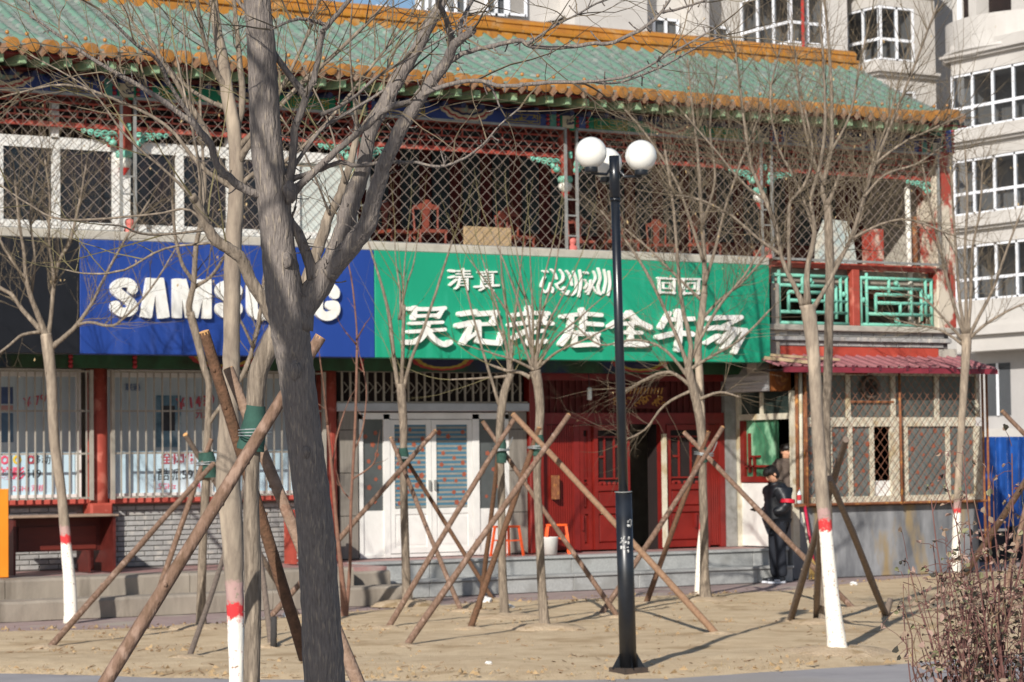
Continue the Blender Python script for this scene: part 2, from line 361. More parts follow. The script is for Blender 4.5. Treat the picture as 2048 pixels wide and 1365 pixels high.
dot_me = mesh_of(MB().tube([(0, -.03, 0), (0, .62, 0)], [.042, .042], 10), 'round_rafter', mat('rafter_blue', '#2a3358', '#20264a', scale=9, rough=.6))
x = 9.9; k = 0
while x < 26.35:
    up = .09 * max(0, (x - 25.2) / 1.2) ** 2
    piece('rafter_end', raf_me, (x, EY + .10, EZ - .125 + up), eave, (math.radians(4), 0, 0))
    piece('round_rafter', dot_me, (x + .02, EY + .52, EZ - .225), eave, (math.radians(8), 0, 0))
    x += .297; k += 1
MB().box(X0R, X1R, EY + .06, EY + .9, EZ - .065, EZ - .045).build('eave_board', darkred, eave)
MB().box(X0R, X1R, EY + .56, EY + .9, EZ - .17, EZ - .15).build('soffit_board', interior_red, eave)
# ridge in short glazed pieces
prof = [(-.20, -.12), (-.22, .0), (-.19, .02), (-.19, .10), (-.23, .115), (-.235, .15), (-.19, .17), (-.15, .18), (-.15, .235), (-.17, .25), (-.14, .30), (-.08, .335), (.08, .335), (.2, .1), (.2, -.12)]
L = .46
rb = MB()
for x in (0, L - .008):
    for y, z in prof: rb.v.append((x, y, z))
n = len(prof)
for i in range(n): rb.f.append([i, i + n, (i + 1) % n + n, (i + 1) % n][::-1]); rb.m.append(0)
rb.f.append(list(range(n))); rb.f.append(list(range(2*n-1, n-1, -1))); rb.m += [0, 0]
rb_me = mesh_of(rb, 'ridge_block', orange2)
ridge = empty('ridge', (18, RY, RZ)); ridge.parent = shop; ridge.location = Vector((18, RY, RZ)) - Vector(shop.location)
x = X0R
while x < X1R - .5:
    piece('ridge_block', rb_me, (x, RY + .18 + random.uniform(-.008, .008), RZ + .03 + random.uniform(-.008, .008)), ridge); x += L
# orange tile skirts where the tube rows meet the ridge
sk_me = mesh_of(MB().plate([(-.08, .0), (0, -.10), (.08, 0), (.09, .14), (-.09, .14)], 0, .02), 'ridge_skirt', orange2)
for i in range(NR): piece('ridge_skirt', sk_me, (X0R + SP * (i + 1), RY - .06, RZ - .03), ridge)

# beams of the upper storey, painted
beam = MB().box(X0R, 26.85, 30.36, 30.62, 6.58, 7.02).build('beam', beamgreen, shop)
BZ0, BZM, BZ1 = 6.585, 6.80, 6.99
medw = mat('medallion_cream', '#cfc6ae', '#b9ae94', scale=12, rough=.7); medr = mat('medallion_red', '#a8403f', '#943536', scale=9, rough=.7)
meds = mat('medallion_scene', '#7fb0a0', '#b06a50', scale=13, rough=.7, c3='#d3cfb5', s3=16); medn = mat('medallion_navy', '#23284a', '#2b3050', scale=9, rough=.7)
beadred = mat('bead_red', '#a8323a', '#8f2a33', scale=9, rough=.4); keyt = mat('key_teal', '#5d9c8c', '#3f7a70', scale=45, rough=.6); keyb = mat('key_blue', '#56689c', '#3e4f84', scale=45, rough=.6)
def lobes(cx, rx, rz, z, n=11, amp=.05, N=44):
    return [(cx + rx * math.cos(math.pi + math.pi * k / N) * (1 + amp * abs(math.sin(n * math.pi * k / N))), z + rz * math.sin(math.pi + math.pi * k / N) * (1 + amp * abs(math.sin(n * math.pi * k / N)))) for k in range(N + 1)]
def flourish(cx, z, wd, h, y, seed):
    rr = random.Random(seed); mb = MB()
    for k in range(9):
        x = cx - wd / 2 + wd * rr.random(); zz = z + h * rr.random(); pts = []
        a = rr.uniform(0, 6.28); r = rr.uniform(.02, .05)
        for q in range(7): pts.append((x + r * math.cos(a + q * .8) * (1 - q * .09) + .016 * q, y - .004, zz + r * math.sin(a + q * .8) * (1 - q * .09) * .8))
        mb.tube(pts, [.005] * 7, 4)
    return mb
for bi, (xa, xb) in enumerate(zip(COLX, COLX[1:])):
    lo, hi = (beamblue, beamgreen) if bi % 2 == 0 else (beamgreen, beamblue)
    MB().plate([(xa, BZ0), (xb, BZ0), (xb, BZM), (xa, BZM)], 30.345, 30.36).build('beam_panel', lo, beam)
    MB().plate([(xa, BZM + .004), (xb, BZM + .004), (xb, BZ1), (xa, BZ1)], 30.34, 30.36).build('beam_panel', hi, beam)
    cx = (xa + xb) / 2 + .02
    for k, (s, mm) in enumerate(((1, medw), (.93, medr), (.86, medw), (.78, medn), (.70, meds))):
        MB().plate(lobes(cx, .52 * s, .40 * s, BZ1 - .003, 11 if k < 3 else 8), 30.337 - .003 * k, 30.345).build('medallion', mm, beam)
    for sx, c0 in ((1, xa + .75), (-1, xb - .75)):
        q = MB(); y = 30.338
        for r in (.0, .035): 
            x0_, x1_, z0_, z1_ = c0 - .28 + r, c0 + .28 - r, BZ0 + .03 + r, BZM - .03 - r
            for a, b in (((x0_, z0_), (x1_, z0_)), ((x1_, z0_), (x1_, z1_)), ((x1_, z1_), (x0_, z1_)), ((x0_, z1_), (x0_, z0_))): q.bar((a[0], y, a[1]), (b[0], y, b[1]), .010, .006)
        q.v += []; f2 = flourish(c0, BZ0 + .05, .42, .10, y, bi * 7 + sx); n0 = len(q.v); q.add(f2.v, f2.f)
        f3 = flourish(c0, BZM + .04, .5, .10, y - .004, bi * 7 + sx + 3); q.add(f3.v, f3.f)
        tag(q.build('gold_pattern', gold, beam), kind='stuff')
for xc in COLX[1:]:
    MB().plate([(xc - .12, BZ0 - .03), (xc + .12, BZ0 - .03), (xc + .12, BZ1), (xc - .12, BZ1)], 30.325, 30.36).build('post_head', beamgreen, beam)
    MB().plate([(xc - .095, BZ0 + .0), (xc + .095, BZ0 + .0), (xc + .095, BZ0 + .26), (xc - .095, BZ0 + .26)], 30.31, 30.326).build('painted_tile', medw, beam)
    q = flourish(xc, BZ0 + .06, .05, .12, 30.308, xc); tag(q.build('brush_painting', medn, beam), kind='stuff')
    for s, mm in ((-1, keyt), (1, keyb)):
        MB().plate([(xc + s * .25 - .055, BZ0), (xc + s * .25 + .055, BZ0), (xc + s * .25 + .055, BZ1), (xc + s * .25 - .055, BZ1)], 30.328, 30.345).build('key_strip', mm, beam)
        for dx in (.165, .335):
            q = MB()
            for k in range(6): q.sphere((xc + s * dx, 30.33, BZ0 + .045 + k * .068), .031, 8, 5)
            tag(q.build('bead_row', beadred, beam, smooth=True), kind='stuff')

# hanging posts with lotus-bud ends, lattice frieze, carved brackets
def spirals(x0, dx, z, n, mb, y):
    for k in range(n):
        r = .035 + .012 * k; cx = x0 + dx * k; pts = []
        for q in range(9): pts.append((cx + r * math.cos(q * .75) * (1 - q * .07), y, z - .012 * k + r * math.sin(q * .75) * (1 - q * .07)))
        mb.tube(pts, [.013] * 9, 5)
for xc in COLX[1:5]:
    p = MB().tube([(xc, 30.42, 5.90), (xc, 30.42, 6.58)], [.10, .10], 14).build('hanging_post', redpaint, shop, smooth=True)
    MB().lathe((xc, 30.42, 5.80), [(.06, 0), (.105, .015), (.11, .05), (.105, .085), (.09, .10)], 14).build('collar', turq, p, smooth=True)
    bud = MB(); bud.cur = 0; bud.lathe((xc, 30.42, 5.62), [(.045, .045), (.085, .08), (.105, .13), (.095, .17), (.06, .185)], 14); bud.cur = 1; bud.lathe((xc, 30.42, 5.57), [(.001, 0), (.025, .03), (.06, .085), (.07, .10)], 14)
    bud.build('lotus_bud', [white, mat('bud_red', '#cf3a33', '#b8302c', scale=9)], p, smooth=True)
    k = MB().sphere((xc + .02, 30.315, 6.22), .035, 8, 5); k.box(xc, xc + .05, 30.30, 30.33, 6.15, 6.24); k.build('carved_knob', turq, p)
for bi, (xa, xb) in enumerate(zip(COLX, COLX[1:])):
    fz = MB().box(xa + .11, xb - .11, 30.37, 30.44, 6.155, 6.215).build('frieze_rail', redpaint, shop)
    fz2 = MB(); y = 30.40
    for z in (6.29, 6.37, 6.47, 6.56): fz2.bar((xa + .11, y, z), (xb - .11, y, z), .022, .022)
    for z0_, z1_, st, ph in ((6.215, 6.29, .21, 0), (6.29, 6.37, .42, .1), (6.37, 6.47, .33, .2), (6.47, 6.56, .42, .05)):
        x = xa + .15 + ph
        while x < xb - .12: fz2.bar((x, y, z0_), (x, y, z1_), .02, .02); x += st
    tag(fz2.build('frieze_lattice', redpaint, fz), kind='stuff')
    for s, c0 in ((1, xa + .11), (-1, xb - .11)):
        br = MB()
        br.plate([(c0, 6.15), (c0, 5.93), (c0 + s * .12, 5.93), (c0 + s * .14, 6.02), (c0 + s * .30, 6.07), (c0 + s * .55, 6.135), (c0 + s * .55, 6.15)][::(-1 if s > 0 else 1)], 30.39, 30.41)
        b1 = br.build('bracket', redpaint, fz)
        cv = MB(); spirals(c0 + s * .46, -s * .095, 6.115, 5, cv, 30.375); cv.sphere((c0 + s * .06, 30.38, 5.985), .06, 8, 5, sz=.8); cv.sphere((c0 + s * .12, 30.38, 6.03), .04, 8, 5)
        cv.tube([(c0 + s * .02, 30.375, 6.1), (c0 + s * .2, 30.375, 6.09), (c0 + s * .5, 30.375, 6.135)], [.018, .018, .01], 5)
        cv.build('bracket_carving', turq, b1, smooth=True)

# ledge, upper floor, back wall and ceiling of the gallery
MB().bbox(X0R, 22.95, 30.06, 30.5, 4.69, 4.81, .012).build('ledge', ledgem, shop)
MB().box(X0R, 26.6, 30.5, 33.6, 4.45, 4.70).build('upper_floor', concrete, shop)
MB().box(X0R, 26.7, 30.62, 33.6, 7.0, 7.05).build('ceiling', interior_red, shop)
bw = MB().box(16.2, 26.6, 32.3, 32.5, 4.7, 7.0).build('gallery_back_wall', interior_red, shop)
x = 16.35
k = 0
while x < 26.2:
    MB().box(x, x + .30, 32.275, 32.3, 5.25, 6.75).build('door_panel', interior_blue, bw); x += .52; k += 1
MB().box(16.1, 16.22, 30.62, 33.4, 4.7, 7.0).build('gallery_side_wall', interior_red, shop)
MB().box(X0R, 26.6, 33.4, 33.6, 0, 7.0).build('rear_wall', concrete, shop)
MB().box(26.6, 26.72, 30.75, 33.5, 0, 7.3).build('end_wall', ledgem, shop)
# gallery end pier, red paint peeling off
MB().bbox(26.42, 26.80, 30.28, 30.75, 3.75, 6.62, .015).build('end_pier', pierpeel, shop)

# security mesh: a steel frame and diamond wires for each bay
def clipped(mb, x0, x1, z0, z1, y, px, pz, r):
    sl = pz / px
    for s in (1, -1):
        c = -int((z1 - z0) / pz + 2) * px
        while c < (x1 - x0) + (z1 - z0) / sl + px:
            pts = []
            if s > 0: f = lambda x: z0 + (x - x0 - c) * sl
            else: f = lambda x: z1 - (x - x0 - c) * sl
            xa, xb = x0, x1
            xlo, xhi = x0 + c, x0 + c + (z1 - z0) / sl
            xa, xb = max(xa, xlo), min(xb, xhi)
            if xb - xa > .01: mb.tube([(xa, y + s * r * .7, f(xa)), (xb, y + s * r * .7, f(xb))], [r, r], 4, cap=False)
            c += px
for bi, (xa, xb) in enumerate(zip(COLX, COLX[1:])):
    x0_, x1_, z0_, z1_ = xa + .06, xb - .13, 4.815, 6.555
    if bi == 4: x1_ = 26.4
    fr = MB()
    for a, b in (((x0_, z0_), (x1_, z0_)), ((x0_, z1_), (x1_, z1_)), ((x0_, z0_), (x0_, z1_)), ((x1_, z0_), (x1_, z1_))): fr.bar((a[0], 30.2, a[1]), (b[0], 30.2, b[1]), .035, .035)
    fo = fr.build('mesh_frame', steel, shop)
    mb = MB(); clipped(mb, x0_, x1_, z0_, z1_, 30.2, .176, .168, .0038)
    tag(mb.build('diamond_mesh', meshwire, fo), kind='stuff')
    if bi < 4:
        for z in (5.54, 5.31, 5.02): MB().bar((x1_, 30.2, z), (x1_ + .19, 30.2, z), .022).build('frame_rung', steel, fo)
# small red finials on the ledge at each post
for xc in COLX[1:5]:
    MB().lathe((xc, 30.25, 4.81), [(.07, 0), (.075, .04), (.06, .07), (.03, .085), (.055, .11), (.06, .15), (.04, .185), (.001, .195)], 12).build('post_finial', mat('pink_red', '#c9736a', '#b9605a', scale=9), shop, smooth=True)
# white framed windows behind the mesh in the two bays over the dark and blue signs
win = empty('gallery_window', (13, 30.5, 4.8)); win.parent = shop; win.location = Vector((13, 30.5, 4.8)) - Vector(shop.location)
fr = MB(); fr.box(X0R, 16.4, 30.47, 30.55, 5.885, 6.03); fr.box(X0R, 16.4, 30.47, 30.55, 4.82, 4.95)
mull = [10.3, 11.1, 11.86, 12.755, 13.58, 14.31, 15.28, 16.09]
for x in mull: wd = .12 if abs(x - 12.755) < .01 else .05; fr.box(x - wd, x + wd, 30.46, 30.56, 4.9, 5.9)
fr.box(11.80, 11.9, 30.47, 30.55, 6.0, 6.5); fr.box(14.26, 14.36, 30.47, 30.55, 6.0, 6.5)
fr.build('frame', whiteframe, win)
dk = glass('dark_window', '#15181c', .12, '#241a1c'); fro = mat('frosted_pane', '#c9cfc9', '#b9bfb9', scale=2, rough=.3)
for i, (a, b) in enumerate(zip(mull, mull[1:])):
    MB().box(a, b, 30.515, 30.522, 4.9, 5.95).build('pane', fro if a > 15.1 else dk, win)
    if a < 14.9:
        q = MB(); n = 16      # curtain folds behind the glass
        for k in range(n): q.tube([(a + (b - a) * (k + .5) / n, 30.60, 4.9), (a + (b - a) * (k + .5) / n, 30.62, 5.2 + .05 * math.sin(k))], [.03, .02], 5)
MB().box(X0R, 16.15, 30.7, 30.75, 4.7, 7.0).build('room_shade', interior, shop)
MB().box(X0R, 16.4, 30.47, 30.56, 6.5, 6.6).build('head_rail', interior_red, win)

# things stored on the gallery: red carved chairs, boards
chair_red = mat('lacquer_red', '#84402f', '#703527', scale=5, rough=.5)
def carved_chair():
    r = empty('carved_chair')
    q = MB()
    q.tube([(-.22, .02, .0), (-.22, .0, .55), (-.24, .03, .95)], [.025, .022, .02], 6); q.tube([(.22, .02, 0), (.22, 0, .55), (.24, .03, .95)], [.025, .022, .02], 6)
    q.build('leg', chair_red, r)
    b = MB(); b.plate([(-.24, .9), (.24, .9), (.26, .97), (.12, 1.0), (.06, 1.08), (-.06, 1.08), (-.12, 1.0), (-.26, .97)], .0, .05); b.build('crest', chair_red, r)
    MB().plate([(-.075, .5), (.075, .5), (.06, .7), (.085, .9), (-.085, .9), (-.06, .7)], .01, .035).build('backrest', chair_red, r)
    MB().box(-.27, .27, -.42, .03, .44, .5).build('seat', chair_red, r)
    q = MB()
    for s in (-1, 1): q.tube([(s * .24, -.4, 0), (s * .24, -.4, .5)], [.025, .025], 6)
    q.tube([(-.24, -.4, .2), (.24, -.4, .2)], [.018, .018], 6)
    q.build('front_legs', chair_red, r)
    return r
ch0 = carved_chair()
def dup(root, loc, rz=0, label=None, sc_=1, cat=None, group=None):
    r = root.copy(); col.objects.link(r); r.location = loc; r.rotation_euler = (0, 0, rz); r.scale = (sc_,) * 3
    tag(r, label, cat, group)
    for c in list(root.children):
        d = c.copy(); col.objects.link(d); d.parent = r
        for e in list(c.children): f = e.copy(); col.objects.link(f); f.parent = d
    return r
spots = [((17.05, 31.2), .3, 'red carved chair stored furthest along behind the mesh near the blue sign'), ((17.65, 31.1), -.2, 'red carved chair directly beside the tan board behind the mesh'),
         ((18.95, 31.15), .5, 'red carved chair standing past the tan board near the ladder-like rungs'), ((19.25, 31.45), .2, 'red carved chair tucked behind the one nearest the hanging lotus post'),
         ((20.3, 31.2), -.3, 'red carved chair on the gallery just behind the street lamp globes'), ((21.0, 31.3), .2, 'red carved chair on the gallery over the large full-width characters'),
         ((21.7, 31.2), -.1, 'red carved chair on the gallery beneath the thickest twigs'), ((22.5, 31.3), .4, 'red carved chair on the gallery nearest the turquoise railing')]
for i, ((x, y), rz, lb) in enumerate(spots):
    if i == 0: ch0.location = (x, y, 4.7); ch0.rotation_euler = (0, 0, rz); tag(ch0, lb, 'chair', 'red chairs stored on the gallery'); ch0.scale = (.75,) * 3
    else: dup(ch0, (x, y, 4.7), rz, lb, (.78 if i % 2 else .68), 'chair', 'red chairs stored on the gallery')
tag(MB().bbox(18.0, 18.78, 30.62, 30.66, 4.71, 5.14, .01).build('board', mat('tan_chipboard', '#b39a78', '#a08866', scale=14, rough=.9), origin=(18.4, 30.64, 4.71)), 'tan board leaning upright behind the diamond mesh', 'board')
mt = MB(); mt.plate([(24.35, 4.72), (25.1, 4.72), (25.0, 5.3), (24.9, 5.48), (24.55, 5.5), (24.4, 5.2)], 30.62, 30.78)
tag(mt.build('mattress', mat('pale_blue_cloth', '#9fb9bc', '#c9bfae', scale=3, rough=.9, c3='#b8a99a'), origin=(24.7, 30.7, 4.72)), 'pale blue and cream mattress propped on the balcony over the turquoise railing', 'mattress')
tag(MB().bbox(25.5, 25.75, 30.75, 31.0, 4.3, 5.4, .02).build('cupboard', redpeel, origin=(25.6, 30.9, 4.3)), 'red cupboard with worn paint standing on the balcony behind the railing', 'cupboard')
MB().tube([(26.05, 30.5, 3.9), (26.02, 30.5, 6.1)], [.045, .045], 8).build('white_pipe', white, shop, smooth=True)
MB().tube([(26.2, 30.55, 4.75), (26.19, 30.55, 5.6)], [.05, .05], 8).build('brown_pipe', rust, shop, smooth=True)

# balcony front at the far end: turquoise fretwork railing, brick courses, red band
rail = empty('balcony_railing', (24.7, 30.35, 3.8)); rail.parent = shop; rail.location = Vector((24.7, 30.35, 3.8)) - Vector(shop.location)
MB().bbox(23.05, 26.42, 30.3, 30.42, 4.70, 4.79, .01).build('top_rail', redpaint, rail)
MB().bbox(24.72, 24.86, 30.29, 30.42, 3.83, 4.70, .01).build('post', redpaint, rail)
MB().bbox(22.98, 23.16, 30.3, 30.5, 3.83, 4.95, .01).build('post', redpaint, rail)
def fret(x0, x1, z0, z1):
    q = MB(); y = 30.36; W_ = x1 - x0; H_ = z1 - z0; t = .055
    def l(a, b, c, d): q.tube([(x0 + a * W_, y, z0 + b * H_), (x0 + c * W_, y, z0 + d * H_)], [t / 2] * 2, 6)
    for s in ((0,0,1,0),(0,.95,1,.95),(0.02,0,.02,.95),(.98,0,.98,.95),(.10,.0,.10,1.05),(.10,.75,.84,.75),(.84,.1,.84,.75),(.1,.22,.98,.22),(.22,.22,.22,.62),(.22,.62,.7,.62),(.7,.22,.7,.75),(.22,.45,.98,.45),(.9,.22,.9,.95),(.55,.22,.55,.45),(.4,.62,.4,.95),(.84,.22,.98,.22)): l(*s)
    for cx, cz in ((.5, .86), (.5, .1), (.05, .5), (.94, .6)): q.sphere((x0 + cx * W_, y, z0 + cz * H_), .045, 8, 5); q.sphere((x0 + cx * W_ + .05, y, z0 + cz * H_ - .03), .03, 6, 4)
    return q
fret(23.2, 24.68, 3.86, 4.62).build('fretwork', turq, rail, smooth=True); fret(24.9, 26.38, 3.86, 4.62).build('fretwork', turq, rail, smooth=True)
MB().bbox(22.95, 26.85, 30.22, 30.6, 3.74, 3.83, .01).build('balcony_sill', ledgem, shop)
for i, (z0_, z1_, y0_) in enumerate(((3.665, 3.735, 30.30), (3.59, 3.655, 30.26), (3.515, 3.58, 30.32))):
    crs = empty('brick_course', (24.9, y0_, z0_)); crs.parent = shop; crs.location = Vector((24.9, y0_, z0_)) - Vector(shop.location)
    bme = mesh_of(MB().bbox(-.115, .115, 0, .2, 0, z1_ - z0_, .006), 'brick', greybrick)
    x = 23.1 + (i % 2) * .12
    while x < 26.6: piece('brick', bme, (x, y0_ + random.uniform(-.004, .004), z0_), crs); x += .238
    MB().box(22.97, 26.65, y0_ + .02, y0_ + .3, z0_ - .01, z1_ + .008).build('mortar_bed', mat('dark_mortar', '#6a6663', '#5b5754', scale=9, rough=1), crs)
MB().box(23.2, 26.45, 30.33, 30.6, 3.22, 3.505).build('red_band', mat('red_band_paint', '#b04636', '#a03c2e', scale=3, rough=.8, c3='#c25a48', s3=2), shop)
MB().box(26.45, 26.85, 30.35, 30.7, 0, 3.505).build('corner_pier', ledgem, shop)
MB().box(22.9, 23.2, 30.36, 30.6, 3.1, 3.505).build('pier_face', ledgem, shop)
# ------------------------------------------------------------------ ground storey
WY = 31.45
MB().box(X0R, 23.3, 30.3, 31.9, 3.31, 4.45).build('storey_band', concrete, shop)
lb = MB().box(X0R, 23.2, 31.12, 31.3, 3.10, 3.30).build('lower_beam', mat('lower_beam_paint', '#2b5a3c', '#23331f', scale=3, rough=.6, c3='#1f2c52', s3=1.1), shop)
for x in (14.5, 17.9, 21.3): 
    for k, (s, mm) in enumerate(((1, medr), (.85, gold), (.7, medn))): MB().plate(lobes(x, .5 * s, .17 * s, 3.29, 9), 31.115 - .003 * k, 31.12).build('medallion', mm, lb)
for x in (12.3, 13.2, 15.7, 16.6):
    q = MB()
    for k in range(3): q.sphere((x, 31.11, 3.13 + .06 * k), .035, 8, 5)
    tag(q.build('bead_row', beadred, lb, smooth=True), kind='stuff')
for i, xc in enumerate(COLX[1:3]):
    mm = redpaint if i < 2 else darkred
    p = MB().tube([(xc, 31.38, .47), (xc, 31.38, 3.12)], [.145, .14], 18).build('column', mm, shop, smooth=True)
    MB().lathe((xc, 31.38, .46), [(.19, 0), (.2, .05), (.19, .10), (.16, .13)], 18).build('column_base', mm, p, smooth=True)
    if i == 0: MB().bbox(xc - .16, xc + .16, 31.2, 31.5, .47, 1.33, .03).build('plinth', mm, p)
# grey brick apron walls, each brick a piece
brick_me = mesh_of(MB().bbox(-.126, .126, 0, .08, 0, .055, .004), 'brick', greybrick)
half_me = mesh_of(MB().bbox(-.060, .060, 0, .08, 0, .055, .004), 'brick', greybrick)
for xa, xb in ((9.6, 12.6), (12.95, 16.02)):
    wl = MB().box(xa, xb, WY + .016, WY + .3, .46, 1.31).build('brick_wall', mortar, shop)
    r = 0; z = .475
    while z < 1.27:
        x = xa + .13 + (0 if r % 2 == 0 else .133)
        if r % 2: piece('brick', half_me, (xa + .066, WY + random.uniform(-.004, .003), z), wl)
        while x + .13 < xb:
            if x > 10.4: piece('brick', brick_me, (x, WY + random.uniform(-.004, .003), z), wl)
            x += .266
        z += .068; r += 1
    MB().bbox(xa - .03, xb + .03, 31.33, 31.6, 1.312, 1.385, .01).build('sill', mat('sill_red', '#c05a4d', '#b04d42', scale=5, rough=.7), wl)
# shop windows: frames, panes, banners, posters, security bars
textn = 0
def text(s, x, z, y, h, m, parent, ext=.002, bold=.0, sx=1.0, name='lettering', align='CENTER', rot=0):
    cu = bpy.data.curves.new('t', 'FONT'); cu.body = s; cu.size = h * 1.35; cu.align_x = align; cu.align_y = 'CENTER'; cu.extrude = ext; cu.offset = bold; cu.resolution_u = 2
    o = bpy.data.objects.new('t', cu); col.objects.link(o); dg = bpy.context.evaluated_depsgraph_get()
    me = bpy.data.meshes.new_from_object(o.evaluated_get(dg)); bpy.data.objects.remove(o)
    me.materials.clear(); me.materials.append(m); me.name = name
    R = Matrix.Rotation(math.pi / 2, 4, 'X') @ Matrix.Rotation(rot, 4, 'Z') @ Matrix.Diagonal((sx, 1, 1, 1)); me.transform(R)
    o = bpy.data.objects.new(name, me); col.objects.link(o)
    if parent: o.parent = parent; o.location = Vector((x, y, z)) - abs_loc(parent)
    else: o.location = (x, y, z)
    return o
banner = mat('pale_blue_banner', '#c3dbe6', '#b5cfdc', scale=2, rough=.6, c3='#d6e4ea'); paneg = mat('backed_shop_pane', '#a9b4bb', '#9ca8b0', scale=1.2, rough=.12, spec=.7, c3='#98a3aa')
inkred = mat('ink_red', '#b85560', '#a84a56'); inkdark = mat('ink_dark', '#3a3d42', '#2c2e33'); inkpink = mat('ink_pink', '#e0607a', '#d55570'); inky = mat('ink_yellow', '#e0c040', '#d0b030')
greyframe = mat('window_grey_frame', '#a39d92', '#8f897e', scale=5, rough=.7)
bar_me = mesh_of(MB().box(-.009, .009, -.009, .009, 0, 1.68), 'security_bar', greyframe)
for bi, (xa, xb) in enumerate(((9.6, 12.6), (12.92, 16.03))):
    wn = empty('shop_window', ((xa + xb) / 2, WY, 1.39)); wn.parent = shop; wn.location = Vector(((xa + xb) / 2, WY, 1.39)) - Vector(shop.location)
    f = MB(); f.box(xa, xb, WY + .06, WY + .14, 1.385, 1.45); f.box(xa, xb, WY + .06, WY + .14, 3.0, 3.1)
    for x in (xa, (xa + xb) / 2 - .03, xb - .06): f.box(x, x + .06, WY + .055, WY + .145, 1.385, 3.1)
    f.build('frame', whiteframe, wn)
    MB().box(xa + .05, xb - .05, WY + .10, WY + .108, 1.42, 3.05).build('pane', paneg, wn)
    bn = MB().box(xa + .10, xb - .08, WY + .086, WY + .094, 1.42, 2.01).build('banner', banner, wn)
    if bi == 1:
        text('酷派5950', 14.05, 1.68, WY + .083, .13, inkdark, bn); text('全网低价', 14.1, 1.90, WY + .083, .13, inkred, bn, bold=.004)
        text('1.5GHz', 13.8, 1.53, WY + .083, .08, inkpink, bn); text('4.7寸', 14.4, 1.53, WY + .083, .08, inkpink, bn)
        po = MB().box(13.69, 14.05, WY + .088, WY + .095, 2.06, 2.76).build('poster', mat('blue_phone_poster', '#6d8ea0', '#38586a', scale=4, rough=.4, c3='#a9bcc4', s3=3), wn)
        MB().box(13.76, 13.96, WY + .084, WY + .087, 2.28, 2.62).build('pictured_phone', inkdark, po)
        text('￥1499', 14.25, 2.66, WY + .083, .15, inkred, wn, bold=.004, rot=.12, name='price'); text('元', 14.33, 2.5, WY + .083, .11, inkred, wn, name='price')
        text('联通', 13.35, 2.86, WY + .083, .08, mat('ink_blue', '#3a5a8c', '#30507c'), wn, name='price')
    else:
        text('炫影', 11.65, 1.72, WY + .083, .13, inkpink, bn, bold=.005); text('5191', 11.98, 1.72, WY + .083, .11, inkdark, bn)
        text('1.2GHz 双核', 11.85, 1.53, WY + .083, .07, inkpink, bn)
        for k, (dx, mm) in enumerate(((0, inkpink), (.17, inky), (.36, inkred))): MB().lathe((0, 0, 0), [(.03, -.003), (.06, 0), (.03, .003)], 10).build('logo_dot', mm, bn).matrix_local = Matrix.Translation(Vector((11.55 + dx, WY + .08, 1.91)) - abs_loc(bn)) @ Matrix.Rotation(math.pi / 2, 4, 'X')
        text('移动', 12.05, 1.9, WY + .083, .1, inkdark, bn)
        for z0_, z1_, mm in ((2.55, 2.60 + .02, mat('poster_strip', '#a8807c', '#987470')), (2.14, 2.52, mat('sea_poster', '#56748c', '#486078', scale=5, rough=.4, c3='#7fb0c0')), (2.64, 2.86, mat('night_poster', '#46587c', '#3a4a6a', scale=5))):
            MB().box(11.30, 11.67, WY + .088, WY + .095, z0_, z1_).build('poster', mm, wn)
        text('￥799', 12.0, 2.68, WY + .083, .13, inkred, wn, rot=.2, name='price')
    gr = empty('security_grille', ((xa + xb) / 2, 31.2, 1.39)); gr.parent = shop; gr.location = Vector(((xa + xb) / 2, 31.2, 1.39)) - Vector(shop.location)
    q = MB()
    for z in (1.40, 1.98, 2.54, 3.06): q.box(xa, xb, 31.208, 31.226, z - .012, z + .012)
    for x in (xa - .02, xb): q.box(x, x + .045, 31.18, 31.24, 1.37, 3.08)
    q.build('grille_rails', greyframe, gr)
    x = xa + .12
    while x < xb - .04:
        if x > 11.2 or bi: piece('security_bar', bar_me, (x, 31.2, 1.385), gr)
        x += .118

# glazed double door bay
DY = 31.42
greytile = mat('grey_wall_tile', '#8b857c', '#777168', scale=6, rough=.5, stretch=(8, 1, .6), rnd=.06)
bayC = empty('door_bay', (17.9, DY, .47)); bayC.parent = shop; bayC.location = Vector((17.9, DY, .47)) - Vector(shop.location)
tilem = mesh_of(MB().bbox(-.148, .148, 0, .05, 0, .595, .004), 'wall_tile', greytile); tilen = mesh_of(MB().bbox(-.148, .148, 0, .05, 0, .30, .004), 'wall_tile', greytile)
for xc in (16.52, 19.31):
    z = .475
    while z < 2.5: piece('wall_tile', tilem if z < 2.2 else tilen, (xc, DY - .05, z), bayC); z += .603
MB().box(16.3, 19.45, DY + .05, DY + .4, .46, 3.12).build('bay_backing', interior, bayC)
f = MB(); F_ = [(16.70, 16.76), (17.09, 17.19), (18.55, 18.66), (19.10, 19.16)]
for a, b in F_: f.box(a, b, DY - .03, DY + .04, .49, 2.5)
f.box(16.70, 19.16, DY - .03, DY + .04, 2.43, 2.52); f.box(16.7, 19.16, DY - .025, DY + .035, .475, .52)
f.build('door_frame', whiteframe, bayC)
dotpane = mat('dotted_film_pane', '#4d575b', '#434c50', scale=2, rough=.12, spec=.6)
curt = mat('striped_curtain', '#3f6e86', '#4a7488', scale=8, rough=.9); curt2 = mat('striped_curtain_pale', '#8f8f88', '#82827b', scale=8, rough=.9); odot = mat('orange_flower_dot', '#9c5640', '#8a4c38', scale=12, rough=.7)
def flower(cx, cz, r, y):
    return [(cx + r * (1 + .22 * math.cos(5 * a)) * math.cos(a), cz + r * (1 + .22 * math.cos(5 * a)) * math.sin(a)) for a in [2 * math.pi * k / 15 for k in range(15)]]
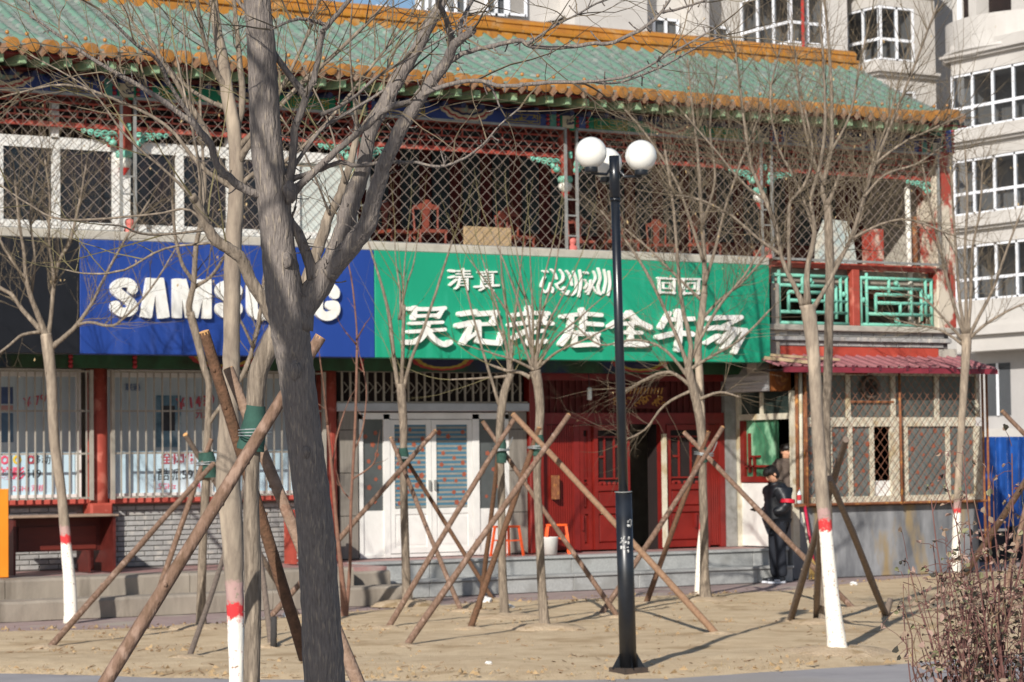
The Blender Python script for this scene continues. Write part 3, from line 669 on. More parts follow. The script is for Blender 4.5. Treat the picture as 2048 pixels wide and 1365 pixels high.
def flowers(x0, x1, z0, z1, y, n, parent, seed):
    rr = random.Random(seed); q = MB(); pts = []
    t = 0
    while len(pts) < n and t < 900:
        t += 1; x = rr.uniform(x0 + .05, x1 - .05); z = rr.uniform(z0 + .05, z1 - .05)
        if all((x - a) ** 2 + (z - b) ** 2 > .023 for a, b in pts): pts.append((x, z))
    for x, z in pts: q.plate(flower(x, z, rr.uniform(.022, .042), y), y, y + .002)
    tag(q.build('flower_dots', odot, parent), kind='stuff')
def leaf(x0, x1, nm):
    f = MB(); t = .075
    for a, b in ((x0, x0 + t), (x1 - t, x1)): f.box(a, b, DY - .02, DY + .02, .53, 2.42)
    for a, b in ((.53, .61), (1.08, 1.16), (2.35, 2.42)): f.box(x0 + t, x1 - t, DY - .018, DY + .018, a, b)
    o = f.build('door', whiteframe, bayC)
    MB().box(x0 + t, x1 - t, DY - .006, DY + .006, .61, 1.08).build('kick_panel', whiteframe, o)
    MB().box(x0 + t + .03, x1 - t - .03, DY - .010, DY, .65, 1.04).build('kick_panel', whiteframe, o)
    MB().box(x0 + t, x1 - t, DY + .004, DY + .008, 1.16, 2.35).build('pane', dotpane, o)
    q = MB(); q2 = MB(); k = 0; z = 1.17
    while z < 2.33: (q if k % 2 else q2).box(x0 + t + .002, x1 - t - .002, DY + .001, DY + .003, z, z + .031); z += .033; k += 1
    tag(q.build('curtain_stripes', curt, o), kind='stuff'); tag(q2.build('curtain_stripes', curt2, o), kind='stuff')
    flowers(x0 + t, x1 - t, 1.16, 2.35, DY - .002, 20, o, nm)
    hx = x1 - .04 if nm == 1 else x0 + .04
    MB().box(hx - .012, hx + .012, DY - .06, DY - .02, 1.42, 1.56).build('handle', steel, o)
leaf(17.195, 17.865, 1); leaf(17.875, 18.545, 2)
for a, b, sd_ in ((16.76, 17.09, 3), (18.66, 19.10, 4)):
    p = MB().box(a, b, DY + .004, DY + .01, 1.14, 2.43).build('side_pane', mat('grey_side_pane', '#565a5a', '#4a4e4e', scale=2, rough=.1, spec=.6), bayC); flowers(a, b, 1.14, 2.43, DY, 9, p, sd_)
    p = MB().box(a, b, DY - .01, DY + .012, .52, 1.14).build('kick_panel', whiteframe, bayC)
MB().bbox(16.3, 19.47, DY - .12, DY + .05, 2.54, 2.66, .01).build('lintel_strip', mat('aluminium', '#b9bbbd', '#a7a9ab', scale=3, rough=.35, metal=.3), bayC)
MB().box(16.3, 19.45, DY + .02, DY + .04, 2.66, 3.12).build('transom_pane', interior, bayC)
tb = mesh_of(MB().box(-.014, .014, -.01, .01, 0, .47), 'transom_bar', greyframe)
x = 16.4
while x < 19.45: piece('transom_bar', tb, (x, DY - .09, 2.66), bayC); x += .133
q = MB(); x = 16.45
while x < 19.35: q.tube([(x, DY - .07, 2.80), (x + .13, DY - .07, 2.95), (x + .26, DY - .07, 2.80)], [.008] * 3, 4); q.tube([(x, DY - .06, 2.95), (x + .13, DY - .06, 2.80), (x + .26, DY - .06, 2.95)], [.008] * 3, 4); x += .266
q.box(16.32, 19.45, DY - .10, DY - .08, 2.66, 2.68); q.box(16.32, 19.45, DY - .10, DY - .08, 3.09, 3.12)
tag(q.build('folding_lattice', greyframe, bayC), kind='stuff')

# red carved entrance
MB().bbox(19.47, 19.71, 31.3, 31.6, .47, 3.12, .012).build('door_jamb', doorred, shop)
bayD = empty('entrance_bay', (21.3, WY, .47)); bayD.parent = shop; bayD.location = Vector((21.3, WY, .47)) - Vector(shop.location)
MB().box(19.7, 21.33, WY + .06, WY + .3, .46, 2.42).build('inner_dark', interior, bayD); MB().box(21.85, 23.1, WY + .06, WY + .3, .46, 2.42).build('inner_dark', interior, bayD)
f = MB(); f.box(19.72, 23.06, WY - .03, WY + .06, 2.35, 2.52); f.box(19.72, 23.06, WY - .03, WY + .06, 3.0, 3.14)
for x in (19.72, 20.30, 21.20, 21.86, 22.66, 22.96): f.box(x, x + .10, WY - .035, WY + .065, .47, 2.36)
f.build('door_frame', darkred, bayD)
q = MB(); x = 19.8
while x < 23.0: q.box(x, x + .035, WY, WY + .03, 2.52, 3.0); q.box(x, x + .1, WY + .005, WY + .025, 2.74, 2.77); x += .115
q.box(19.72, 23.06, WY + .035, WY + .05, 2.5, 3.02)
q.build('transom_lattice', interior_red, bayD)
def redleaf(x0, x1, yy, glaz, nm='door'):
    t = .07; f = MB()
    for a, b in ((x0, x0 + t), (x1 - t, x1)): f.box(a, b, yy - .03, yy + .03, .49, 2.34)
    for a, b in ((.49, .58), (1.02, 1.10), (1.36, 1.44), (2.26, 2.34)): f.box(x0 + t, x1 - t, yy - .028, yy + .028, a, b)
    o = f.build(nm, doorred, bayD)
    MB().bbox(x0 + t, x1 - t, yy - .012, yy + .01, .58, 1.02, .03).build('panel', doorred, o); MB().bbox(x0 + t, x1 - t, yy - .012, yy + .01, 1.10, 1.36, .03).build('panel', doorred, o)
    if glaz:
        MB().box(x0 + t, x1 - t, yy + .012, yy + .018, 1.44, 2.26).build('pane', interior, o)
        l = MB(); W_ = x1 - x0 - 2 * t; a = x0 + t
        for u in (.3, .7): l.box(a + W_ * u - .012, a + W_ * u + .012, yy - .015, yy + .01, 1.54, 2.16)
        for z in (1.54, 2.16): l.box(a, a + W_, yy - .014, yy + .009, z - .012, z + .012)
        for z in (1.47, 1.85): l.box(a + W_ * .1, a + W_ * .3, yy - .013, yy + .008, z, z + .03)
        l.box(a + W_ * .7, a + W_ * .95, yy - .013, yy + .008, 2.0, 2.03)
        for k in range(5): l.sphere((a + W_ * (k + .5) / 5, yy, 1.46), .035, 6, 4)
        l.build('lattice', doorred, o)
    else: MB().bbox(x0 + t, x1 - t, yy - .012, yy + .01, 1.44, 2.26, .03).build('panel', doorred, o)
    MB().box(x1 - .2, x1 - .17, yy - .06, yy - .02, .78, 1.0).build('handle', darkred, o)
    return o
f = MB(); x = 19.83
while x < 20.3: f.box(x, x + .03, WY - .02, WY + .01, .5, 2.34); x += .04
f.build('fluted_panel', doorred, bayD)
f = MB(); x = 22.77
while x < 22.97: f.box(x, x + .03, WY - .02, WY + .01, .5, 2.34); x += .04
f.build('fluted_panel', doorred, bayD)
redleaf(20.41, 20.62, WY + .0, True); redleaf(20.63, 21.20, WY - .05, True); redleaf(21.97, 22.66, WY - .02, True)
MB().box(21.87, 21.93, WY - .10, WY - .04, .49, 2.2).build('curtain_roll', creamframe, bayD)
MB().box(19.9, 19.97, WY - .15, WY - .03, 1.25, 1.6).build('door_lock', rust, bayD)
# far inside the doorway: dim counter
MB().box(20.9, 22.3, 33.0, 33.3, .47, 1.3).build('inner_counter', interior, bayD); MB().box(19.6, 23.3, 31.5, 33.4, .44, .462).build('inner_floor', interior, bayD)
# gilded carving panel hanging over the doors
gp = empty('hanging_plaque', (21.3, 31.2, 2.6), 'dark plaque with gilded crest lettering hanging over the red entrance', 'plaque')
MB().bbox(20.8, 21.85, 31.2, 31.24, 2.58, 2.92, .01).build('board', interior_red, gp)
q = MB(); rr = random.Random(4)
for k in range(14): q.bar((20.92 + k * .062, 31.19, 2.80), (20.95 + k * .062, 31.19, 2.89), .018, .01)
for k in range(26):
    a = 20.86 + rr.random() * .92; z = 2.63 + rr.random() * .13; r = rr.uniform(.02, .05)
    q.tube([(a + r * math.cos(t * .9), 31.192, z + .6 * r * math.sin(t * .9)) for t in range(6)], [.009] * 6, 5)
tag(q.build('gilding', mat('gilt', '#b8863c', '#96682c', scale=9, rough=.4), gp), kind='stuff')
tag(MB().lathe((20.45, 31.2, 2.7), [(.001, 0), (.035, .01), (.035, .17), (.02, .19), (.001, .19)], 10).build('bulb', mat('lamp_white', '#e6efee', '#d6e2e2'), smooth=True, origin=(20.45, 31.2, 2.7)), 'small white bulb hanging in front of the entrance lattice', 'bulb')
MB().tube([(20.45, 31.2, 2.88), (20.45, 31.22, 3.1)], [.006, .006], 4).build('bulb_cord', blackmetal, bpy.data.objects['bulb'])

MB().box(23.065, 23.27, 31.40, 31.5, .47, 3.12).build('grey_post', steel, shop)
# side of the shed: white door with green glass, facing along the platform
XS = 23.3
sd_ = empty('side_door', (XS, 30.7, .47)); sd_.parent = shop; sd_.location = Vector((XS, 30.7, .47)) - Vector(shop.location)
MB().box(XS + .95, XS + 1.0, 30.36, 31.6, .0, 3.14).build('inner_dark', interior, sd_)
f = MB(); f.box(XS - .02, XS + .08, 31.34, 31.46, .47, 2.82); f.box(XS, XS + .08, 30.06, 31.34, 2.40, 2.49); f.box(XS, XS + .08, 30.78, 30.83, 2.49, 2.82); f.box(XS - .02, XS + .10, 30.02, 30.08, .47, 2.82)
f.build('door_frame', creamframe, sd_)
MB().box(XS - .03, XS + .1, 31.461, 31.55, .47, 2.9).build('grey_jamb', steel, sd_)
MB().box(XS + .02, XS + .03, 30.55, 31.34, .48, 1.44).build('lower_panel', whiteframe, sd_)
f = MB(); f.box(XS, XS + .06, 31.24, 31.34, 1.45, 2.39); f.box(XS, XS + .06, 30.55, 31.24, 1.45, 1.54)
f.box(XS + .005, XS + .05, 31.12, 31.15, 1.6, 2.2); f.box(XS + .005, XS + .05, 30.55, 31.24, 1.68, 1.71); f.box(XS + .005, XS + .05, 31.0, 31.03, 1.54, 1.85); f.box(XS + .007, XS + .048, 30.88, 31.15, 1.83, 1.86)
f.build('red_lattice_frame', doorred, sd_)
MB().box(XS + .055, XS + .065, 30.45, 31.3, 1.5, 2.4).build('green_glass', mat('green_frosted_glass', '#4f8a68', '#2f5c46', scale=5, rough=.2, c3='#8fbf9c', s3=4, stretch=(1, 1, .6)), sd_)
MB().box(XS + .04, XS + .05, 30.08, 31.34, 2.49, 2.82).build('transom_pane', glass('transom_dark', '#2c3633', .1, '#38443f'), sd_)
# roller shutter casing
alu = mat('shutter_white', '#cfd1d2', '#c2c4c6', scale=4, rough=.45)
box_ = empty('roller_shutter', (XS, 30.9, 2.85), 'white roller shutter casing with a rusty square end over the side door', 'shutter')
q = MB(); prof = [(XS + .06, 2.83), (XS - .20, 2.83), (XS - .22, 2.87), (XS - .20, 2.88), (XS - .225, 2.92), (XS - .20, 2.93), (XS - .225, 2.97), (XS - .2, 2.98), (XS - .21, 3.06), (XS - .10, 3.18), (XS + .06, 3.22)]; n = len(prof)
for y in (31.5, 30.34):
    for x, z in prof: q.v.append((x, y, z))
for i in range(n - 1): q.f.append([i, i + n, i + n + 1, i + 1][::-1]); q.m.append(0)
q.f.append(list(range(n))[::-1]); q.f.append(list(range(n, 2 * n))); q.m += [0, 0]
fixn0 = q.build('casing', alu, box_)
bm = bmesh.new(); bm.from_mesh(fixn0.data); bmesh.ops.recalc_face_normals(bm, faces=bm.faces); bm.to_mesh(fixn0.data); bm.free()
MB().bbox(XS - .18, XS + .20, 30.29, 30.335, 2.82, 3.23, .012).build('end_plate', mat('rust_orange', '#94592c', '#7a4420', scale=9, rough=.85, c3='#a87034', s3=7), box_)
MB().lathe((0, 0, 0), [(.13, 0), (.13, .015), (.09, .02), (.085, .008), (.03, .008), (.025, .03), (.001, .03)], 16).build('axle_boss', rust, box_).matrix_local = Matrix.Translation(Vector((XS + .01, 30.29, 3.03)) - abs_loc(box_)) @ Matrix.Rotation(math.pi / 2, 4, 'X')
# rusty pipes at the corner of the shed
for x, r, m in ((23.36, .028, rust), (23.43, .032, creamframe), (23.50, .022, rust)): MB().tube([(x, 30.0, 1.12), (x + .01, 30.0, 3.1)], [r, r], 8).build('wall_pipe', m, shop, smooth=True)

# ------------------------------------------------------------------ signboards
def glyph(strokes, cv, y, dep, cell, mb):
    """raised character from brush strokes in photo-like units: [(points, width, butt)] -> one clean solid (filled outline, flat front)"""
    segs = []
    for pl, wd, butt in strokes:
        P = [Vector(p) for p in pl]
        if len(P) > 2:
            Q = []
            for i in range(len(P) - 1):
                p0, p1, p2, p3 = P[max(0, i - 1)], P[i], P[i + 1], P[min(len(P) - 1, i + 2)]
                for k in range(4):
                    t = k / 4; Q.append(.5 * ((2 * p1) + (p2 - p0) * t + (2 * p0 - 5 * p1 + 4 * p2 - p3) * t * t + (3 * p1 - p0 - 3 * p2 + p3) * t ** 3))
            P = Q + [P[-1]]
        n = len(P) - 1
        for i in range(n): segs.append((P[i].x, P[i].y, P[i+1].x, P[i+1].y, wd / 2, butt and i == 0, butt and i == n - 1))
    x0 = min(min(s[0], s[2]) - s[4] for s in segs) - cell; x1 = max(max(s[0], s[2]) + s[4] for s in segs) + cell
    y0 = min(min(s[1], s[3]) - s[4] for s in segs) - cell; y1 = max(max(s[1], s[3]) + s[4] for s in segs) + cell
    nx = int((x1 - x0) / cell) + 1; ny = int((y1 - y0) / cell) + 1; f = [[-9.0] * (ny + 1) for _ in range(nx + 1)]
    for ax, ay, bx, by, h, b0, b1 in segs:
        i0 = max(0, int((min(ax, bx) - h - x0) / cell) - 1); i1 = min(nx, int((max(ax, bx) + h - x0) / cell) + 2); j0 = max(0, int((min(ay, by) - h - y0) / cell) - 1); j1 = min(ny, int((max(ay, by) + h - y0) / cell) + 2)
        dx, dy = bx - ax, by - ay; L2 = dx * dx + dy * dy or 1e-9; L1 = math.sqrt(L2)
        for i in range(i0, i1 + 1):
            px = x0 + i * cell
            for j in range(j0, j1 + 1):
                py = y0 + j * cell; t = ((px - ax) * dx + (py - ay) * dy) / L2; tc = min(1, max(0, t))
                d = h - math.hypot(px - ax - dx * tc, py - ay - dy * tc)
                if t < 0: d = min(d, t * L1) if b0 else d - .0
                if t > 1: d = min(d, (1 - t) * L1) if b1 else d
                if d > f[i][j]: f[i][j] = d
    vid = {}
    def vert(px, py, yy):
        k = (round(px, 3), round(py, 3), yy)
        if k not in vid: X, zz = cv((px, py)); vid[k] = len(mb.v); mb.v.append((X, yy, zz))
        return vid[k]
    for i in range(nx):
        for j in range(ny):
            c = [(i, j), (i + 1, j), (i + 1, j + 1), (i, j + 1)]; v = [f[a][b] for a, b in c]
            if max(v) <= 0: continue
            poly = []; cross = []
            for k in range(4):
                (a, b), (a2, b2) = c[k], c[(k + 1) % 4]; va, vb = v[k], v[(k + 1) % 4]
                if va > 0: poly.append((x0 + a * cell, y0 + b * cell))
                if (va > 0) != (vb > 0):
                    t = va / (va - vb) if abs(va - vb) > 1e-9 else .5; t = min(.98, max(.02, t)); p = (x0 + (a + (a2 - a) * t) * cell, y0 + (b + (b2 - b) * t) * cell); poly.append(p); cross.append((p, va > 0))
            if len(poly) < 3: continue
            mb.f.append([vert(*p, y) for p in poly]); mb.m.append(0)
            if len(cross) == 2:
                (p, s1), (q, s2) = cross
                if not s1: p, q = q, p
                mb.f.append([vert(*p, y), vert(*q, y), vert(*q, y + dep), vert(*p, y + dep)]); mb.m.append(0)
SY = 30.0
def fixn(o):
    bm = bmesh.new(); bm.from_mesh(o.data); bmesh.ops.recalc_face_normals(bm, faces=bm.faces); bm.to_mesh(o.data); bm.free(); return o
ST, SB = 4.685, 3.235
for nm, xa, xb, m, lbl in (('signboard', X0R, 11.985, blacksign, 'plain black fascia signboard at the photo edge, left of the blue one'), ('signboard', 11.99, 16.215, bluesign, 'blue fascia signboard with raised white letters reading SAMSUNG'), ('signboard', 16.22, 22.895, greensign, 'green fascia signboard with raised white Chinese characters')):
    s = empty(nm, ((xa + xb) / 2, SY, SB), lbl, 'sign')
    np_ = max(2, round((xb - xa) / 1.22))
    for k in range(np_): MB().bbox(xa + (xb - xa) * k / np_ + .0015, xa + (xb - xa) * (k + 1) / np_ - .0015, SY + random.uniform(0, .003), SY + .28, SB, ST, .006).build('panel', m, s)
    MB().box(xa + .01, xb - .01, SY + .05, SY + .27, SB + .01, ST - .01).build('box_frame', blacksign, s)
    if m is bluesign:
        tops = lambda x: 555.5 + (x - 221) * .0205; bots = lambda x: 634 + (x - 221) * .0185
        GL = {'S': [[(.80,.31),(.80,.23),(.66,.13),(.40,.13),(.21,.22),(.21,.32),(.36,.42),(.64,.57),(.8,.68),(.8,.78),(.62,.87),(.38,.87),(.2,.78),(.2,.69)]],
              'A': [[(.20,1),(.40,0)],[(.80,1),(.60,0)]], 'M': [[(.13,0),(.13,1)],[(.87,0),(.87,1)],[(.24,0.02),(.47,.97)],[(.76,.02),(.53,.97)]],
              'U': [[(.2,0),(.2,.7),(.32,.86),(.5,.9),(.68,.86),(.8,.7),(.8,0)]], 'N': [[(.16,0),(.16,1)],[(.84,0),(.84,1)],[(.22,.03),(.78,.97)]],
              'G': [[(.80,.34),(.80,.23),(.64,.13),(.4,.13),(.21,.25),(.19,.5),(.21,.75),(.4,.87),(.62,.87),(.80,.77),(.80,.60),(.58,.60)]]}
        for ch, x0_, x1_, wf in (('S',221,277,.335),('A',281,341,.36),('M',345,425,.22),('S',431,486,.335),('U',494,552,.34),('N',560,622,.27),('G',627,681,.33)):
            mb = MB(); W_ = x1_ - x0_
            glyph([([(x0_ + u * W_, tops(x0_ + u * W_) * (1 - v) + bots(x0_ + u * W_) * v) for u, v in pl], wf * W_, True) for pl in GL[ch]], lambda p: (lambda q: (q.x, q.z))(onY(p[0], p[1], SY - .06)), SY - .06, .062, 1.3, mb)
            fixn(mb.build('letter', letter, s))
    if m is greensign:
        C = {'吴': [([(265,540),(250,650)],46),([(190,552),(420,556),(565,545)],44),([(545,555),(500,635)],44),([(255,628),(500,618)],38),([(218,702),(540,690)],36),([(195,788),(565,765)],40),([(395,705),(365,805),(280,885),(165,895)],56),([(400,795),(470,872),(560,918),(620,895)],58)],
             '记': [([(730,605),(880,582)],58),([(705,725),(855,695)],62),([(835,695),(800,820),(755,900)],58),([(755,895),(880,805)],36),([(905,605),(1100,590)],58),([(1080,590),(1062,705)],50),([(900,712),(1078,705)],40),([(912,690),(915,870)],54),([(905,880),(1000,893),(1125,905)],58),([(1130,905),(1150,805)],40)],
             '老': [([(1262,618),(1450,595),(1625,600)],46),([(1430,540),(1440,700)],52),([(1238,718),(1450,690),(1665,702)],48),([(1600,640),(1450,750),(1258,860)],46),([(1430,790),(1440,910)],52),([(1470,795),(1585,775)],40),([(1420,910),(1595,885)],54)],
             '店': [([(1975,560),(1992,620)],50),([(1772,632),(1975,605),(2168,617)],44),([(1862,640),(1850,780),(1762,912)],54),([(2000,650),(1975,795)],50),([(2005,702),(2175,715)],46),([(1903,795),(1900,925)],48),([(1900,808),(2140,812)],44),([(2120,810),(2130,925)],48),([(1890,928),(2140,915)],46)],
             '全': [([(2460,598),(2266,732)],54),([(2462,592),(2546,680),(2665,742)],60),([(2386,705),(2560,700)],42),([(2396,792),(2580,797)],42),([(2476,700),(2476,905)],50),([(2346,912),(2632,917)],60)],
             '牛': [([(2866,600),(2782,742)],50),([(2832,662),(3110,655)],50),([(2756,842),(2946,802),(3100,812)],58),([(2956,575),(2976,780),(2956,972)],54)],
             '汤': [([(3256,652),(3380,642)],56),([(3252,755),(3360,742)],52),([(3246,902),(3368,828)],44),([(3395,642),(3600,640)],50),([(3590,645),(3396,755)],44),([(3416,748),(3650,772)],44),([(3506,772),(3376,892)],44),([(3566,782),(3424,955)],44),([(3646,775),(3536,995)],48)],
             '清': [([(612,162),(660,166)],28),([(612,232),(655,222)],25),([(618,308),(680,255)],25),([(690,166),(820,166)],16),([(685,195),(825,195)],14),([(680,226),(842,224)],17),([(755,143),(755,230)],17),([(716,240),(702,320),(672,346)],20),([(716,252),(800,252)],13),([(796,248),(796,357)],20),([(716,281),(790,281)],11),([(716,311),(790,311)],11)],
             '真': [([(903,178),(1094,175)],17),([(996,153),(990,205)],18),([(947,200),(947,312)],17),([(1055,200),(1055,312)],17),([(947,207),(1055,205)],12),([(947,234),(1055,232)],11),([(947,260),(1055,258)],11),([(947,285),(1055,283)],11),([(876,328),(1000,318),(1116,312)],24),([(965,340),(925,362)],18),([(1020,336),(1062,366)],18)],
             '回': [([(2746,237),(2926,247)],22),([(2758,237),(2768,390)],22),([(2916,247),(2912,395)],22),([(2762,382),(2920,390)],20),([(2800,286),(2880,290)],14),([(2803,286),(2806,345)],14),([(2877,290),(2874,348)],14),([(2803,342),(2877,345)],13)],
             '回 ': [([(2992,248),(3178,250)],22),([(3004,248),(3014,402)],22),([(3168,250),(3160,398)],22),([(3008,394),(3166,392)],20),([(3050,292),(3130,286)],14),([(3053,290),(3056,352)],14),([(3128,288),(3126,348)],14),([(3053,350),(3128,346)],13)],
             'script': [([(1568,165),(1582,175)],24),([(1605,165),(1618,175)],24),([(1590,225),(1560,290),(1552,325)],26),([(1655,150),(1690,190),(1712,245)],26),([(1648,290),(1630,350),(1590,385),(1572,360)],24),([(1745,155),(1778,210),(1770,262),(1715,300)],26),([(1640,320),(1672,345),(1668,385)],22),([(1705,300),(1730,345),(1765,355),(1790,330)],24),([(1770,380),(1815,405),(1835,370)],24),([(1812,165),(1852,225),(1868,310)],26),([(1882,170),(1912,260),(1905,370),(1862,412)],28),([(1948,160),(1960,280),(1938,425)],28),([(1990,178),(2000,190)],22),([(2020,178),(2030,190)],22),([(2000,255),(2020,300),(1998,345)],22),([(2010,380),(2045,330),(2060,260)],22),([(2090,170),(2110,235),(2078,300),(2032,402)],24),([(2136,140),(2158,230),(2136,330),(2158,405)],28),([(2086,330),(2120,390),(2165,400)],22),([(2196,155),(2216,260),(2190,390)],26),([(2246,170),(2258,300),(2238,412)],26)]}
        for ch, sts in C.items():
            mb = MB(); big = ch in '吴记老店全牛汤'; dp = .085 if big else .035
            glyph([(pl, wd * (.92 if big else (.72 if ch == 'script' else .95)), False) for pl, wd in sts], lambda p: (lambda q: (q.x, q.z))(onY(780 + p[0] / 5.12, 510 + p[1] / 5.12, SY - dp)), SY - dp, dp + .002, 6.5 if big else 4.0, mb)
            fixn(mb.build('arabic_script' if ch == 'script' else 'character', letter, s))
# ------------------------------------------------------------------ glazed shed at the end of the row
shed = empty('window_shed', (25.5, 30.3, 0), 'lean-to shed with cream windows, rusty wire lattice, stained cement base and red metal roof', 'shed')
HX0, HX1, HY0 = 23.3, 26.98, 30.05
MB().bbox(HX0, HX1, HY0 + .02, HY0 + .3, 0, 1.08, .01).build('base_wall', shedcement, shed)
MB().box(HX0, HX1, HY0 - .09, HY0 + .3, 1.085, 1.13).build('sill', rust, shed)
MB().box(HX1 - .06, HX1, HY0 + .3, 32.5, 0, 3.1).build('side_wall', shedcement, shed)
MB().box(HX0 + .1, HX1 - .06, 31.3, 31.36, 0, 3.1).build('inner_wall', interior, shed)
MB().box(HX0 + .1, HX1 - .06, HY0 + .3, 31.3, 0, .06).build('inner_floor', concrete, shed)
fr = MB()
def sx(px, py=900): return onY(px, py, HY0).x
def sz(py, px=1800): return onY(px, py, HY0).z
Zt, Zm0, Zm1, Zb = 3.12, 2.28, 2.42, 1.13
verts_top = [sx(1697, 780), sx(1787, 780), sx(1874, 780), sx(1956, 780)]
verts_low = [sx(1661), sx(1702), sx(1745), sx(1791), sx(1813), sx(1897), sx(1957)]
for x in verts_top: fr.box(x - .04, x + .04, HY0, HY0 + .07, Zm1, Zt)
for i, x in enumerate(verts_low): wd = .075 if i in (3, 6) else .035; fr.box(x - wd, x + wd, HY0, HY0 + .07, Zb, Zm0)
fr.box(HX0 + .25, HX1 - .04, HY0 - .005, HY0 + .075, Zm0, Zm1); fr.box(HX0 + .25, HX1 - .04, HY0 - .005, HY0 + .075, Zb, Zb + .09); fr.box(HX0 + .25, HX1 - .04, HY0 - .004, HY0 + .074, Zt - .06, Zt)
fr.build('window_frame', creamframe, shed)
vt = [HX0 + .22] + verts_top
for a, b in zip(vt, vt[1:]): MB().box(a, b, HY0 + .03, HY0 + .036, Zm1, Zt).build('pane', mat('shed_upper_pane', '#5c605c', '#4d514e', scale=2, rough=.15, spec=.6, c3='#6b6e68'), shed)
vl = [HX0 + .22] + verts_low
for i, (a, b) in enumerate(zip(vl, vl[1:])):
    if i == 3: continue
    p = MB().box(a, b, HY0 + .034, HY0 + .04, Zb + .05, Zm0).build('pane', cellglass, shed); flowers(a, b, Zb + .1, Zm0, HY0 + .028, int(9 * (b - a) / .5) + 2, p, 20 + i)
MB().box(sx(1745), sx(1791), HY0 + .05, HY0 + .06, Zb + .05, Zb + .32).build('paper_panel', whiteframe, shed)
# extractor fan between the upper panes
fx, fz = sx(1740, 775), sz(775)
fan = empty('extractor_fan', (fx, HY0, fz)); fan.parent = shed; fan.location = Vector((fx, HY0, fz)) - Vector(shed.location)
ring = MB(); pts = [(fx + .155 * math.cos(2*math.pi*k/20), HY0 - .02, fz + .155 * math.sin(2*math.pi*k/20)) for k in range(21)]
ring.tube(pts, [.03] * 21, 6, cap=False); ring.build('housing_ring', mat('sooty_metal', '#6e655b', '#4f4740', scale=9, rough=.8), fan, smooth=True)
bl = MB()
for k in range(5):
    a = 2 * math.pi * k / 5; u = Vector((math.cos(a), 0, math.sin(a))); v = Vector((-math.sin(a), .5, math.cos(a)))
    c = Vector((fx, HY0 + .01, fz)); bl.add([c + u * .02 - v * .02, c + u * .13 - v * .045, c + u * .13 + v * .045, c + u * .02 + v * .02], [(0, 1, 2, 3)])
bl.sphere((fx, HY0, fz), .035, 8, 5); bl.build('fan_blades', mat('soot', '#3a342f', '#2c2723', rough=.9), fan)
MB().box(sx(1700, 775), sx(1787, 775), HY0 - .01, HY0 + .02, fz - .24, fz - .21).build('fan_bracket', rust, fan); MB().box(sx(1690, 775), sx(1735, 775), HY0 - .01, HY0 + .02, fz + .19, fz + .22).build('fan_bracket', rust, fan)
# rusty wire lattice and bars in front
lat = MB(); clipped(lat, HX0 + .2, HX1 - .02, 1.14, 3.1, HY0 - .10, .158, .178, .0042)
tag(lat.build('wire_lattice', mat('rusty_wire', '#8a5f4a', '#75503f', scale=9, rough=.9), shed), kind='stuff')
for x in (HX0 + .2, sx(1793), HX1 + .02, HX1 + .11):
    MB().tube([(x, HY0 - .11, 1.08 if x < HX1 else .0), (x, HY0 - .10, 3.12)], [.022, .022], 6).build('lattice_bar', rust, shed, smooth=True)
MB().tube([(HX0 + .2, HY0 - .11, 1.11), (HX1 + .05, HY0 - .11, 1.11)], [.018, .018], 6).build('lattice_bar', rust, shed)
# red profiled sheet roof, sheet by sheet
RX0, RX1, FY, FZ, BY, BZ = 22.72, 27.02, 29.58, 3.165, 30.32, 3.36
rs = empty('shed_roof', (25.3, 30, 3.2)); rs.parent = shed; rs.location = Vector((25.3, 30, 3.2)) - Vector(shed.location)
x = RX0; i = 0
while x < RX1 - .05:
    x2 = min(RX1, x + .205); q = MB(); n = 0
    prof = [(x, 0), (x + .02, .025), (x + .045, .025), (x + .065, 0), (x2 - .003, 0)]
    dz = random.uniform(-.003, .003)
    for yy, zz in ((FY, FZ), (BY + .2, BZ + .055)):
        for a, b in prof: q.v.append((a, yy, zz + b + dz))
    for j in range(4): q.f.append([j, j + 1, j + 6, j + 5]); q.m.append(0)
    q.build('roof_sheet', redroof, rs); x = x2; i += 1
MB().box(RX0 + .1, RX1 - .01, FY + .01, FY + .03, FZ - .085, FZ - .002).build('fascia', redfascia, rs)
MB().box(RX0 + .1, RX1 - .02, FY + .03, BY, FZ - .05, FZ - .03).build('soffit', interior, rs)
for k, xx in enumerate((23.6, 24.1, 24.62, 25.15, 25.6, 26.1, 26.6)): MB().box(xx, xx + .05, FY + .0, FY + .012, FZ - .05, FZ + .03).build('fascia_clip', mat('dark_clip', '#6b2a38', '#50222c'), rs)
MB().bar((22.7, 29.9, 3.30), (23.5, 29.64, 3.22), .05, .03).build('batten', mat('bare_batten', '#b59f7e', '#9c8768', scale=9), rs)
MB().bar((22.75, 30.05, 3.36), (24.0, 29.75, 3.28), .035, .03).build('batten', mat('bare_batten', '#b59f7e'), rs)
# bottle on the pier beside the shed
bt = MB(); bt.cur = 0; bt.lathe((23.37, 29.985, 1.132), [(.001, 0), (.034, .0), (.036, .02), (.036, .05)], 12); bt.cur = 1; bt.lathe((23.37, 29.985, 1.132), [(.036, .05), (.036, .13)], 12); bt.cur = 0; bt.lathe((23.37, 29.985, 1.132), [(.036, .13), (.03, .165), (.014, .195), (.013, .215)], 12); bt.cur = 1; bt.lathe((23.37, 29.985, 1.132), [(.015, .215), (.015, .235), (.001, .236)], 12)
tag(bt.build('bottle', [mat('clear_plastic', '#cfd8da', '#bcc8cc', rough=.15), mat('bottle_red', '#c83a40', '#b03038')], smooth=True, origin=(23.37, 29.985, 1.132)), 'small plastic drink bottle with red label on the cement ledge', 'bottle')

